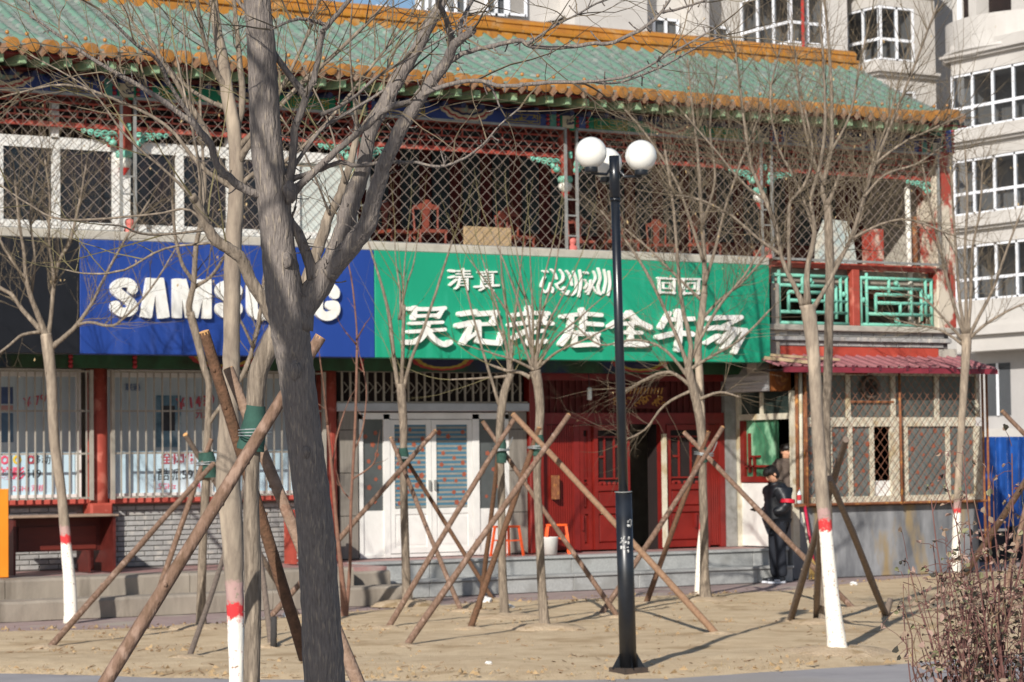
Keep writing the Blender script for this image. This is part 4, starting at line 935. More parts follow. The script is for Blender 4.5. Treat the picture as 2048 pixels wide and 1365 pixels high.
# blue steel hoarding and dark heap beyond the shed
hd = empty('steel_hoarding', (31, 33, 0), 'bright blue profiled steel hoarding beyond the shed', 'fence')
x = 28.2; bm_ = mat('hoarding_blue', '#1f56a8', '#1a4c98', scale=3, rough=.4, c3='#2a64b4', s3=2)
while x < 35:
    q = MB(); pr = [(0, 0), (.07, 0), (.09, -.03), (.15, -.03), (.17, 0), (.26, 0)]
    for zz in (.55, 2.14):
        for a, b in pr: q.v.append((x + a, 33 + b, zz))
    for j in range(5): q.f.append([j, j + 1, j + 7, j + 6]); q.m.append(0)
    q.build('sheet_panel', bm_, hd); x += .262
MB().box(28.2, 35, 33.03, 33.07, .4, .48).build('rail', rust, hd); MB().box(28.2, 35, 33.03, 33.07, 1.9, 1.96).build('rail', rust, hd)
for x in (28.3, 30.4, 32.6): MB().box(x, x + .06, 33.03, 33.09, 0, 2.1).build('post', rust, hd)
MB().box(28.2, 35, 32.98, 33.2, 0, .5).build('footing', mat('dark_rubble', '#4c4a4a', '#3a3838', scale=5, rough=1), hd)
# parked barrow with orange handle in front of the hoarding
bw_ = empty('handcart', (30.0, 31.9, 0), 'dark handcart with an orange handlebar in front of the blue hoarding', 'cart')
q = MB(); q.plate([(29.6, .28), (30.7, .28), (30.85, .62), (29.5, .62)], 31.7, 32.2); q.build('tray', mat('cart_dark', '#3f4247', '#2e3136', scale=6, rough=.6), bw_)
for x in (29.75, 30.55):
    q = MB(); q.tube([(x + .24 * math.cos(2*math.pi*k/16), 31.62, .26 + .24 * math.sin(2*math.pi*k/16)) for k in range(17)], [.03] * 17, 6, cap=False); wh = q.build('wheel', blackmetal, bw_, smooth=True)
    q = MB()
    for k in range(6): q.bar((x, 31.62, .26), (x + .22 * math.cos(k * 1.05), 31.62, .26 + .22 * math.sin(k * 1.05)), .012)
    q.build('spokes', steel, wh)
MB().tube([(29.35, 31.8, 1.26), (29.6, 31.78, 1.30), (30.0, 31.74, 1.28)], [.022, .02, .02], 6).build('handlebar', mat('handle_orange', '#c86a32', '#b05a28'), bw_, smooth=True)
MB().tube([(29.55, 31.8, .5), (29.5, 31.8, 1.28)], [.02, .02], 6).build('handle_stem', blackmetal, bw_, smooth=True)

# ------------------------------------------------------------------ things on the platform
dk_ = empty('desk', (11.85, 30.5, .47), 'dark red wooden desk standing against the grey brick wall', 'desk')
deskm = mat('desk_wood', '#5a231d', '#4a1b17', scale=4, rough=.45, stretch=(.4, 3, 3)); desktop = mat('desk_top', '#a08a78', '#8a7462', scale=6, rough=.7)
dx0, dx1, dy0, dy1, dz = 11.12, 12.48, 30.05, 30.7, .47
MB().bbox(dx0 - .03, dx1 + .03, dy0 - .04, dy1 + .03, dz + .705, dz + .735, .008).build('desk_top', desktop, dk_)
for a, b in ((dx0, dx0 + .03), (dx1 - .035, dx1)): MB().box(a, b, dy0, dy1, dz, dz + .705).build('side_panel', deskm, dk_)
MB().box(dx0 + .03, dx1 - .035, dy1 - .22, dy1 - .20, dz + .27, dz + .70).build('modesty_panel', deskm, dk_)
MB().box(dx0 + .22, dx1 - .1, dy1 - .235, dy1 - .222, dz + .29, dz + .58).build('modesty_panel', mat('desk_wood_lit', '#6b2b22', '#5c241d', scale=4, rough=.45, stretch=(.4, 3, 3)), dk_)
MB().box(dx1 - .28, dx1 - .26, dy0 + .2, dy1 - .02, dz, dz + .27).build('inner_leg', deskm, dk_)
tag(MB().bbox(9.9, 10.83, 29.42, 29.47, .475, 1.55, .01).build('advert_board', mat('amber_board', '#f0932a', '#e88a24', scale=2, rough=.5), origin=(10.4, 29.45, .475)), 'plain amber upright board cut off by the photo edge, left of the desk', 'board')
# small plant-stand between the trunks
st2 = empty('shelf_stand', (15.45, 30.6, .47), 'small red shelf stand half hidden behind the leaning poles', 'shelf')
for x in (15.2, 15.75): MB().box(x, x + .04, 30.45, 30.75, .47, 1.2).build('side_panel', redpaint, st2)
for z in (.5, .8, 1.14): MB().box(15.24, 15.75, 30.46, 30.74, z, z + .03).build('shelf', redpaint, st2)
# orange plastic stools
def stool():
    r = empty('stool'); om = mat('orange_plastic', '#f0602a', '#e25524', scale=6, rough=.4)
    MB().bbox(-.15, .15, -.13, .13, .40, .43, .012).build('seat', om, r)
    for sx_ in (-1, 1):
        for sy_ in (-1, 1):
            q = MB(); a = Vector((sx_ * .13, sy_ * .11, .41)); b = Vector((sx_ * .18, sy_ * .15, 0)); q.bar(a, b, .035, .02); q.build('leg', om, r)
    for sy_ in (-1, 1): q = MB(); q.bar((-.155, sy_ * .13, .22), (.155, sy_ * .13, .22), .018); q.build('brace', om, r)
    return r
s1 = stool(); s1.location = (18.72, 30.75, .472); s1.rotation_euler = (0, 0, .2); tag(s1, 'orange plastic stool in front of the white double door', 'stool', 'orange stools on the platform')
s2 = dup(s1, (19.62, 30.85, .472), -.5, 'orange plastic stool beside the white tub and the red entrance', 1, 'stool', 'orange stools on the platform')
tag(MB().lathe((19.42, 30.72, .472), [(.001, 0), (.10, 0), (.125, .24), (.13, .25), (.12, .25), (.115, .23), (.001, .05)], 16).build('tub', mat('tub_white', '#d4d4cf', '#bfc0bb', scale=9, rough=.5), smooth=True, origin=(19.42, 30.72, .472)), 'small white tub next to the orange stool at the entrance', 'tub')
# broom, mop and stick against the shed pier
br_ = empty('broom', (23.4, 29.7, 0), 'straw broom with a pale wooden handle against the cement pier', 'broom')
MB().tube([(23.38, 29.72, .25), (23.40, 29.95, 1.0)], [.015, .014], 6).build('handle', creamframe, br_); q = MB()
for k in range(14): q.tube([(23.38, 29.72, .32), (23.24 + .022 * k, 29.6 + .03 * (k % 3), .02)], [.012, .018], 4)
tag(q.build('bristles', mat('straw', '#b09158', '#947744', scale=12), br_), kind='stuff')
mp_ = empty('mop', (23.5, 29.8, 0), 'mop with a crimson handle beside the straw broom', 'mop')
MB().tube([(23.47, 29.78, .2), (23.47, 29.98, 1.1)], [.022, .022], 8).build('handle', mat('crimson_plastic', '#c02a48', '#a8243e', rough=.4), mp_, smooth=True)
q = MB()
for k in range(12): q.tube([(23.47, 29.78, .22), (23.47 + .15 * math.cos(k), 29.68 + .1 * math.sin(k * 2), .02)], [.015, .012], 4)
tag(q.build('mop_head', mat('mop_grey', '#5a5456', '#46302f', scale=9), mp_), kind='stuff')

# ------------------------------------------------------------------ people
def skin(name, verts, edges, rad, m, parent, loc, sub=2, mats=None):
    me = bpy.data.meshes.new(name); me.from_pydata([tuple(v) for v in verts], edges, []); o = bpy.data.objects.new(name, me); col.objects.link(o)
    md = o.modifiers.new('s', 'SKIN'); md.use_smooth_shade = True
    for i, r in enumerate(rad):
        sv = me.skin_vertices[0].data[i]; sv.radius = (r if isinstance(r, tuple) else (r, r)); sv.use_root = (i == 0)
    ms = o.modifiers.new('u', 'SUBSURF'); ms.levels = sub; ms.render_levels = sub
    dg = bpy.context.evaluated_depsgraph_get(); m2 = bpy.data.meshes.new_from_object(o.evaluated_get(dg)); bpy.data.objects.remove(o)
    m2.materials.clear(); m2.materials.append(m); m2.polygons.foreach_set('use_smooth', [True] * len(m2.polygons)); m2.name = name
    o = bpy.data.objects.new(name, m2); col.objects.link(o); o.parent = parent; return o
skinm = mat('skin', '#d2a183', '#c08e72', scale=9, rough=.6); hairm = mat('black_hair', '#15120f', '#221c18', scale=30, rough=.5, bump=.003); puffer = mat('black_puffer', '#16181d', '#1f2228', scale=9, rough=.45)
trous = mat('dark_trousers', '#20242d', '#191c24', scale=9, rough=.85); shoem = mat('sneaker_black', '#1b1d22', '#26292f', rough=.6); solew = mat('sneaker_white', '#c9ccd2', '#b5b8c0', rough=.6); redstripe = mat('jacket_red', '#c81e34', '#b01a2e', rough=.5)
def head(parent, c, face_dir, tilt):
    """head facing local -X, built at c"""
    mb = MB(); N = 16; rings = [(-.115, .045, .05), (-.10, .058, .066), (-.07, .068, .085), (-.03, .073, .095), (.01, .076, .098), (.05, .076, .098), (.085, .066, .086), (.11, .042, .055), (.12, .001, .001)]
    for z, ry, rx in rings:
        for k in range(N):
            a = 2 * math.pi * k / N; x = -rx * math.cos(a); y = ry * math.sin(a)
            if math.cos(a) > .85 and -.06 < z < .03: x -= .018 * (1 - abs(z + .02) / .05) if math.cos(a) > .98 else 0      # nose
            if math.cos(a) > .8 and z < -.08: x -= .012                                                                    # chin
            if .55 < math.cos(a) < .95 and abs(z - .01) < .01: x += .012                                                   # eye sockets
            mb.v.append((x, y, z))
    for i in range(len(rings) - 1):
        for k in range(N): a = i * N + k; b = i * N + (k + 1) % N; mb.f.append([a, b, b + N, a + N]); mb.m.append(0)
    mb.f.append(list(range(N))[::-1]); mb.m.append(0)
    for s in (-1, 1): mb.sphere((.012, s * .078, -.01), .022, 8, 5, sz=1.4)
    h = mb.build('head', skinm, None, smooth=True); fixn(h)
    f = MB()
    for s in (-1, 1): f.sphere((-.088, s * .032, .012), .011, 8, 5, sz=.6); f.tube([(-.094, s * .018, .032), (-.090, s * .048, .034)], [.005, .004], 5)
    f.tube([(-.094, -.02, -.065), (-.098, 0, -.062), (-.094, .02, -.065)], [.004, .006, .004], 5); fe = f.build('eyes_and_brows', hairm, None); fe.parent = h
    hr = MB(); rings = [(-.085, .070, .03, .104), (-.03, .086, .0, .116), (.015, .090, -.05, .120), (.032, .090, -.106, .120), (.075, .086, -.116, .116), (.115, .066, -.088, .092), (.145, .001, -.001, .001)]
    for z, ry, fx_, bx_ in rings:
        for k in range(N):
            a = 2 * math.pi * k / N; c_ = math.cos(a); hr.v.append((-(-fx_ if fx_ > 0 else -fx_) * 0 + (c_ * (-abs(fx_) if fx_ < 0 else fx_) if c_ > 0 else -c_ * bx_) + .006 * math.sin(5 * a + z * 60), ry * math.sin(a), z + .006 * math.sin(7 * a)))
    for i in range(len(rings) - 1):
        for k in range(N): a = i * N + k; b = i * N + (k + 1) % N; hr.f.append([a, b, b + N, a + N]); hr.m.append(0)
    ho = hr.build('hair', hairm, None, smooth=True); fixn(ho); ho.parent = h
    h.parent = parent; h.location = c; h.rotation_euler = (0, -tilt, 0)
    return h
def hand(mb, w, d, side, curl):
    """palm and five fingers from wrist w towards d"""
    w = Vector(w); d = Vector(d).normalized(); sdv = d.cross(Z).normalized() * side; up = sdv.cross(d) * side
    mb.tube([w, w + d * .03, w + d * .075], [.024, .034, .032], 8)
    for k, (o_, l_) in enumerate(((-.026, .068), (-.009, .078), (.009, .074), (.025, .058))):
        b = w + d * .075 + sdv * o_; mb.tube([b, b + d * l_ * .5 + up * curl * .4 * l_, b + d * l_ * .75 + up * curl * l_], [.0095, .009, .007], 6)
    b = w + d * .03 + sdv * -.032; mb.tube([b, b + d * .03 - sdv * .018 + up * .012, b + d * .055 - sdv * .012 + up * .026], [.011, .0105, .008], 6)
def person(loc, rz, label, jm, stripe, phone, bowed, scale=1.0):
    r = empty('person', loc, label, 'person')
    # body faces local -X; feet at z = 0
    b = skin('body', [(.0, 0, .92), (.01, 0, 1.12), (.02, 0, 1.32), (.0, 0, 1.44), (-.025, 0, 1.52), (.0, .09, .88), (-.005, .10, .48), (.02, .10, .08), (.0, -.09, .88), (.0, -.10, .48), (.03, -.105, .08), (-.0, .18, 1.38), (.03, .24, 1.12), (-.18, .19, 1.06), (-.0, -.18, 1.38), (.03, -.24, 1.12), (-.18, -.19, 1.06)],
             [(0,1),(1,2),(2,3),(3,4),(0,5),(5,6),(6,7),(0,8),(8,9),(9,10),(3,11),(11,12),(12,13),(3,14),(14,15),(15,16)], [.10,.09,.09,.05,.050,.075,.05,.045,.075,.05,.045,.045,.04,.030,.045,.04,.030], skinm, r, loc)
    skin('trousers', [(0, 0, .93), (.0, .085, .86), (-.01, .10, .48), (.015, .10, .07), (0, -.085, .86), (.005, -.10, .48), (.025, -.105, .07)], [(0,1),(1,2),(2,3),(0,4),(4,5),(5,6)], [.15, .108, .085, .083, .108, .085, .083], trous, r, loc)
    j = skin('jacket', [(0, 0, .78), (.0, 0, .92), (.015, 0, 1.10), (.02, 0, 1.28), (.005, 0, 1.40), (-.02, 0, 1.47), (0, .17, 1.37), (.05, .255, 1.15), (-.04, .235, 1.06), (-.17, .19, 1.06), (0, -.17, 1.37), (.05, -.255, 1.15), (-.04, -.235, 1.06), (-.17, -.19, 1.06)],
             [(0,1),(1,2),(2,3),(3,4),(4,5),(4,6),(6,7),(7,8),(8,9),(4,10),(10,11),(11,12),(12,13)], [(.215,.19),(.235,.20),(.23,.195),(.225,.19),(.17,.15),(.11,.11),.115,.10,.085,.065,.115,.10,.085,.065], jm, r, loc)
    # quilting: pinch the jacket every 9 cm
    for v in j.data.vertices:
        ax = math.hypot(v.co.x, v.co.y)
        k = abs(math.sin(math.pi * v.co.z / .085)); s = 1 - .075 * (1 - k) ** 2
        v.co.x *= s; v.co.y *= s
    hd_ = MB(); hd_.lathe((-.005, 0, 1.40), [(.12, 0), (.125, .05), (.11, .085), (.085, .09), (.075, .06)], 16); hd_.build('collar', jm, r, smooth=True)
    if stripe:
        q = MB()
        for s in (-1, 1): q.tube([(.055, s * .262, 1.235), (.05, s * .265, 1.18)], [.112, .110], 12, cap=False)
        q.build('sleeve_stripe', redstripe, r, smooth=True)
        q = MB(); q.lathe((0, 0, 0), [(.001, 1.19), (.2, 1.19), (.205, 1.24), (.001, 1.24)], 20)
        for i, v in enumerate(q.v): q.v[i] = (v[0] * .99 + .02, v[1] * .92, v[2])
    h = MB(); hand(h, (-.19, .185, 1.065), (-1, -.55, .12), 1, .5); hand(h, (-.19, -.185, 1.065), (-1, .55, .12), -1, .5); ho = h.build('hands', skinm, r, smooth=True)
    ho.parent = r; ho.location = (0, 0, 0)
    if phone:
        q = MB(); q.bar((-.33, -.02, 1.075), (-.34, .12, 1.10), .085, .011); po = q.build('phone', blackmetal); po.parent = r; po.location = (0, 0, 0); po.rotation_euler = (0, 0, 0)
    h_ = head(r, (-.075 if bowed else -.035, 0, 1.60), None, .62 if bowed else .05)
    # weld torso, limbs, head and hands into one continuous skin
    hm = Matrix.Translation(h_.location) @ h_.rotation_euler.to_matrix().to_4x4(); bm = bmesh.new(); bm.from_mesh(b.data)
    for me_, mx_ in ((h_.data, hm), (ho.data, Matrix())):
        t_ = me_.copy(); t_.transform(mx_); bm.from_mesh(t_); bpy.data.meshes.remove(t_)
    jm_ = bpy.data.meshes.new('body'); bm.to_mesh(jm_); bm.free(); jo = bpy.data.objects.new('j', jm_); col.objects.link(jo); rm = jo.modifiers.new('r', 'REMESH'); rm.mode = 'VOXEL'; rm.voxel_size = .005; rm.use_smooth_shade = True
    m2 = bpy.data.meshes.new_from_object(jo.evaluated_get(bpy.context.evaluated_depsgraph_get())); bpy.data.objects.remove(jo); m2.materials.clear(); m2.materials.append(skinm); m2.name = 'body'; b.data = m2
    bm = bmesh.new(); bm.from_mesh(m2); left = set(bm.verts); isl = []
    while left:
        st = [left.pop()]; comp = [st[0]]
        while st:
            v = st.pop()
            for e in v.link_edges:
                w2 = e.other_vert(v)
                if w2 in left: left.discard(w2); st.append(w2); comp.append(w2)
        isl.append(comp)
    isl.sort(key=len)
    for comp in isl[:-1]: bmesh.ops.delete(bm, geom=comp, context='VERTS')
    bm.to_mesh(m2); bm.free()
    for c_ in list(h_.children): c_.parent = r; c_.matrix_local = hm
    bpy.data.objects.remove(h_); bpy.data.objects.remove(ho)
    for s in (-1, 1):
        q = MB(); q.cur = 0; x0_ = .05 if s < 0 else .03
        for z0_, z1_, gx, c_ in ((0, .03, 1.0, 1), (.028, .085, .94, 0)):
            q.cur = c_; o_ = []
            for k in range(14): a = 2 * math.pi * k / 14; o_.append((-.06 + .145 * gx * math.cos(a) - .01, s * .105 + .05 * gx * math.sin(a)))
            n0 = len(q.v); q.v += [(x, y, z0_) for x, y in o_] + [(x * .97 + (.012 if c_ == 0 else 0), s * .105 + (y - s * .105) * .85, z1_ if (x > -.1 or c_) else z1_ * .75) for x, y in o_]
            for k in range(14): q.f.append([n0 + k, n0 + (k + 1) % 14, n0 + 14 + (k + 1) % 14, n0 + 14 + k]); q.m.append(q.cur)
            q.f.append([n0 + 14 + k for k in range(14)]); q.m.append(q.cur)
        q.cur = 1; q.box(-.13, -.05, s * .105 - .058, s * .105 + .058, .035, .055)
        so = q.build('shoe', [shoem, solew]); so.parent = r; so.location = (0, 0, 0)
    for c in r.children:
        if c.name.startswith(('collar', 'sleeve_stripe', 'hands')): c.location = (0, 0, 0)
    r.rotation_euler = (0, 0, rz); r.scale = (scale,) * 3
    return r
ALR = -ALPHA
pp_ = onZ(1556, 1166); person((pp_.x, pp_.y, 0), ALR + .35, 'person in black puffer jacket with red sleeve stripe looking down at a phone', puffer, True, True, True, .985)
p2 = person((23.40, 30.36, .0), ALR + math.pi - .9, 'person in brown quilted jacket turned away beside the green glass door', mat('brown_quilt', '#6a5d54', '#574b43', scale=9, rough=.8), False, False, False, .90)
p2.location.z = .47

# ------------------------------------------------------------------ street lamp
lb_ = onZ(1257, 1347); ld_ = depth(lb_)
top = atd(1228, 312, ld_)
lamp = empty('street_lamp', (lb_.x, lb_.y, 0), 'black street lamp post with three white globes', 'street lamp')
def lpt(t): return Vector((lb_.x, lb_.y, .0)).lerp(top, t)
ax_ = (top - Vector((lb_.x, lb_.y, 0)))
tt = (1347 - 985) / (1347 - 312)
MB().tube([lpt(0.0), lpt(tt)], [.074, .070], 20).build('lower_sleeve', mat('lamp_sleeve', '#15171b', '#1c1e22', scale=14, rough=.35, c3='#20242a', spec=.6), lamp, smooth=True)
MB().tube([lpt(tt), lpt(tt + .0015)], [.076, .076], 20).build('sleeve_lip', steel, lamp, smooth=True)
MB().tube([lpt(tt), lpt(.97)], [.041, .037], 18).build('pole', blackmetal, lamp, smooth=True)
hd0 = MB().tube([lpt(.915), lpt(1.0)], [.043, .044], 18).build('pole_head', blackmetal, lamp, smooth=True)
MB().tube([lpt(.913), lpt(.918)], [.046, .046], 18).build('head_ring', blackmetal, lamp, smooth=True)
MB().box(lb_.x - .12, lb_.x + .12, lb_.y - .12, lb_.y + .12, .0, .05).build('foot_plate', mat('foot_rust', '#4a3f38', '#352e2a', scale=9, rough=.8), lamp)
q = MB()
for k in range(4): a = math.pi / 4 + k * math.pi / 2 + .5; q.add([lpt(0) + Vector((.07 * math.cos(a), .07 * math.sin(a), .04)), lpt(0) + Vector((.15 * math.cos(a), .15 * math.sin(a), .04)), lpt(0) + Vector((.07 * math.cos(a), .07 * math.sin(a), .18))], [(0, 1, 2)])
tag(q.build('foot_gusset', blackmetal, lamp), kind='stuff')
globe = mat('opal_globe', '#eceae2', '#e4e1d6', scale=2, rough=.12, spec=.6, coat=.6)
stick = mat('torn_sticker', '#c8c8c4', '#8a8a88', scale=30, rough=.8, contrast=(.45, .55))
rr = random.Random(3)
for gx, gy, dd in ((1182, 306, -.12), (1282, 312, -.02), (1213, 327, .35)):
    c = atd(gx, gy, ld_ + dd); r = .134
    gl = MB().sphere(c, r, 24, 16).build('globe', globe, lamp, smooth=True)
    MB().lathe(c + Vector((0, 0, -r - .035)), [(.001, 0), (.052, 0), (.058, .015), (.055, .05)], 14).build('globe_cup', blackmetal, gl, smooth=True)
    jn = lpt(.93); e = c + Vector((0, 0, -r - .04)); k2 = jn.lerp(e, .35); k2.z = e.z - .005; j2 = jn + (Vector((e.x, e.y, 0)) - Vector((jn.x, jn.y, 0))).normalized() * .046; j2.z = jn.z + .16
    m1 = j2.copy(); m1.z = e.z + .05; m2_ = j2.lerp(e, .2); m2_.z = e.z
    MB().tube([j2, m1, m2_, e], [.013] * 4, 8).build('arm', blackmetal, lamp, smooth=True)
q = MB(); to = (CAM - lpt(.2)); to.z = 0; to.normalize(); sdv = Vector((-to.y, to.x, 0))
for k in range(26):
    h_ = lpt(.235 + rr.random() * .03) if k > 8 else lpt(.28 + rr.random() * .02)
    a = rr.uniform(-.5, .5) if k > 8 else rr.uniform(.4, 1.0)
    dv = (to * math.cos(a) - sdv * -math.sin(a)); p = h_ + dv * .0745; tv = Vector((-dv.y, dv.x, 0)) * rr.uniform(.003, .012); zv = Vector((0, 0, rr.uniform(.004, .014)))
    q.add([p - tv - zv, p + tv - zv * .7, p + tv + zv, p - tv * .6 + zv], [(0, 1, 2, 3)])
tag(q.build('torn_stickers', stick, lamp), kind='stuff')
# ------------------------------------------------------------------ apartment block behind
apt = empty('apartment_block', (60, 72, 0), 'tall grey rendered apartment block with white bay windows behind the shop roof', 'building')
FLH = 2.97
def xbay(X, ya, yb, z0w, nfl, divs, tag_, depth_=5, curve=False, low=None):
    """bay whose glazed face looks along -X (plane X), from ya (far) to yb (near); also glazed return on the -Y side"""
    for k in range(nfl):
        zb = z0w + FLH * k; zt = zb + 1.9
        # spandrel above the window up to the next sill
        MB().box(X, X + depth_, yb, ya, zt + .02, zb + FLH).build('wall', aptwall, apt)
        MB().box(X - .16, X + depth_, yb - .16, ya + .16, zt + .50, zt + .60).build('cornice', aptwall, apt)
        MB().box(X - .28, X + depth_, yb - .28, ya + .28, zt + .605, zt + .70).build('cornice', aptwall, apt)
        w_ = empty('window', (X, (ya + yb) / 2, zb)); w_.parent = apt; w_.location = Vector((X, (ya + yb) / 2, zb)) - Vector(apt.location)
        f = MB(); n = divs; t = .09
        for i in range(n + 1):
            y = ya + (yb - ya) * i / n; f.box(X + .02, X + .12, y - t / 2, y + t / 2, zb, zt)
        f.box(X + .02, X + .12, yb, ya, zb, zb + .06); f.box(X + .02, X + .12, yb, ya, zt - .07, zt); f.box(X + .025, X + .115, yb, ya, zb + .68, zb + .78)
        f.build('frame', aptframe, w_)
        for i in range(n):
            y0_, y1_ = ya + (yb - ya) * (i + 1) / n, ya + (yb - ya) * i / n
            MB().box(X + .06, X + .07, y0_ + t / 2, y1_ - t / 2, zb + .06, zt - .07).build('pane', aptglass, w_)
        # return facing -Y
        wr = 1.5; f = MB()
        for i in range(3): x = X + .07 + wr * i / 2; f.box(x - .05, x + .05, yb - .02, yb + .08, zb, zt)
        f.box(X, X + wr, yb - .02, yb + .08, zb, zb + .06); f.box(X, X + wr, yb - .02, yb + .08, zt - .07, zt); f.box(X, X + wr, yb - .015, yb + .075, zb + .68, zb + .78)
        f.build('frame', aptframe, w_)
        MB().box(X + .05, X + wr, yb + .02, yb + .03, zb, zt).build('pane', aptglass, w_)
        MB().box(X + wr, X + depth_, yb, ya, zb, zt + .02).build('wall', aptwall, apt)
        # pale room wall seen through the glass
        MB().box(X + .5, X + wr - .05, ya - .5, ya - .1, zb, zt).build('room_pier', aptwall, w_)
XR = 58.64
xbay(XR, 66.3, 61.2, 7.15 , 3, 5, 'r')
MB().box(XR, XR + 5, 61.2, 66.3, 5.4, 7.15).build('wall', aptwall, apt)
MB().box(XR - .2, XR + 5, 61.0, 66.5, 5.95, 6.25).build('cornice', aptwall, apt)
MB().box(XR + .9, XR + 6, 60.5, 72, 0, 5.4).build('wall', mat('apartment_base', '#b5b2b0', '#a5a2a0', scale=.5, rough=.9), apt)
MB().box(XR + .5, XR + 1, 60, 72, 2.35, 2.75).build('cornice', aptwall, apt)
bw2 = empty('window', (XR + .9, 63.5, 3)); bw2.parent = apt; bw2.location = Vector((XR + .9, 63.5, 3)) - Vector(apt.location)
for y in (62.6, 64.6): MB().box(XR + .86, XR + .89, y, y + 1.2, 3.2, 5.0).build('pane', aptglass, bw2); MB().box(XR + .83, XR + .86, y + .55, y + .65, 3.2, 5.0).build('frame', aptframe, bw2)
# top right: rounded balcony
MB().box(XR + 1.2, XR + 6, 61.2, 67.5, 16.1, 22).build('wall', aptwall, apt)
q = MB(); N = 14
arc = [(XR + 1.2 - 1.35 * math.sin(math.pi * k / N) ** .55, 67.6 - 5.0 * k / N) for k in range(N + 1)]
for z in (15.75, 16.9):
    for x, y in arc: q.v.append((x, y, z))
for k in range(N): q.f.append([k, k + 1, k + N + 2, k + N + 1]); q.m.append(0)
q.f.append(list(range(N + 1))); q.m.append(0); q.build('balcony_front', aptwall, apt)
for zc in (15.62, 15.8):
    q = MB(); q.tube([(x - .06, y, zc) for x, y in arc], [.09] * (N + 1), 6); q.build('balcony_moulding', aptwall, apt)
MB().box(XR + 1.17, XR + 1.2, 64.5, 66.9, 16.6, 18.6).build('balcony_opening', interior, apt)
MB().box(XR + 1.1, XR + 1.16, 66.95, 67.15, 16.4, 18.6).build('frame', aptframe, apt); MB().box(XR + .6, XR + 1.19, 65.6, 66.0, 16.6, 20).build('column', aptwall, apt)
# main wall further back and two projecting bays
YB = 72.5
MB().box(42.5, 66, YB, YB + 3, 0, 26).build('wall', aptwall, apt)
xb1 = onY(1757, 60, 69.5); xb2 = onY(1578, 50, 70.5)
def bay_at(Xf, yb, zt_ref, n, divs, ln=3.0):
    z0 = zt_ref
    xbay(Xf, yb + ln, yb, z0 - FLH, n, divs, '', 2.6)
bay_at(onY(1757, 60, 68.6).x, 68.6, 15.85, 3, 4, 3.6)
bay_at(onY(1578, 60, 69.4).x, 69.4, 16.3, 3, 3, 2.8)
xp = onY(1606, 60, 69.0).x
MB().tube([(xp, 69.0, 4), (xp, 69.0, 24)], [.06, .06], 6).build('fire_pipe', mat('pipe_red', '#b0322c', '#9c2a26'), apt)
def wwin(px0, px1, py0, py1, Y, nd=2, dark=aptglass):
    a = onY(px0, py1, Y); b = onY(px1, py0, Y); w_ = empty('window', (a.x, Y, a.z)); w_.parent = apt; w_.location = Vector((a.x, Y, a.z)) - Vector(apt.location)
    MB().box(a.x, b.x, Y - .02, Y + .05, a.z, b.z).build('pane', dark, w_); f = MB(); t = .05
    for i in range(nd + 1): x = a.x + (b.x - a.x) * i / nd; f.box(x - t, x + t, Y - .06, Y + .02, a.z, b.z)
    f.box(a.x, b.x, Y - .06, Y + .02, b.z - .08, b.z); f.box(a.x, b.x, Y - .06, Y + .02, a.z, a.z + .08); f.build('frame', aptframe, w_)
wwin(1307, 1354, 40, 95, YB - .1)
a = onY(1150, 60, 71.6); b = onY(1375, 60, 71.6)
MB().box(a.x, onY(1295, 60, 71.6).x, 71.6, YB, 0, 26).build('wall', aptwall, apt)
MB().box(onY(1380, 60, 72).x, onY(1392, 60, 72).x, 71.2, YB, 0, 26).build('wall', aptwall, apt)
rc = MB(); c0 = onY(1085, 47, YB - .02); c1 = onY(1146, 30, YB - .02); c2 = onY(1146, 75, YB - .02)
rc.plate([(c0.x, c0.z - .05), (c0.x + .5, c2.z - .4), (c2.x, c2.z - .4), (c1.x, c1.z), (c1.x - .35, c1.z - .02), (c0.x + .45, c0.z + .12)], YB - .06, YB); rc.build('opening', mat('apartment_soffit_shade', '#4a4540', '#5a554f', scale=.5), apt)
MB().plate([(c0.x - .08, c0.z), (c0.x + .45, c0.z + .12), (c1.x - .35, c1.z), (c1.x, c1.z + .02), (c1.x, c1.z + .12), (c1.x - .4, c1.z + .1), (c0.x + .4, c0.z + .24)], YB - .3, YB - .02).build('cornice', aptwall, apt)
wwin(972, 1010, -10, 30, YB - .1, 2); wwin(1016, 1050, -10, 31, YB - .1, 1, mat('apartment_curtain_pane', '#9a9691', '#8a8680', scale=1))
wwin(838, 880, -20, 26, YB - .1, 3); wwin(890, 930, -20, 28, YB - .1, 2)
wwin(755, 776, 12, 30, YB - .1, 1)
wwin(1402, 1455, 55, 95, YB - .1, 2)
# far neighbour fills the gap low behind the shed
# ------------------------------------------------------------------ trees
def smoothpts(P, k=5):
    Q = []
    for i in range(len(P) - 1):
        p0, p1, p2, p3 = P[max(0, i-1)], P[i], P[i+1], P[min(len(P)-1, i+2)]
        for j in range(k):
            t = j / k; Q.append(.5 * ((2*p1) + (p2-p0)*t + (2*p0 - 5*p1 + 4*p2 - p3)*t*t + (3*p1 - p0 - 3*p2 + p3)*t**3))
    return Q + [P[-1]]
def trace(pts, d, d1=None):
    """photo polyline (x, y, width px) at depth d (to d1 at the end) -> points, radii in metres"""
    d1 = d if d1 is None else d1; n = len(pts) - 1; P = []; R = []
    wl = pts[0][2]
    for i, p in enumerate(pts):
        dd = d + (d1 - d) * i / max(1, n); P.append(atd(p[0], p[1], dd)); wl = p[2] if len(p) > 2 else wl * .85; R.append(wl / 2 * dd / FPX)
    return P, R
def smooth_tr(P, R, k=4):
    PP = smoothpts([Vector((*p, )) for p in P], k); RR = []
    for i in range(len(R) - 1):
        for j in range(k): RR.append(R[i] + (R[i+1] - R[i]) * j / k)
    return PP, RR + [R[-1]]
TIPS = []
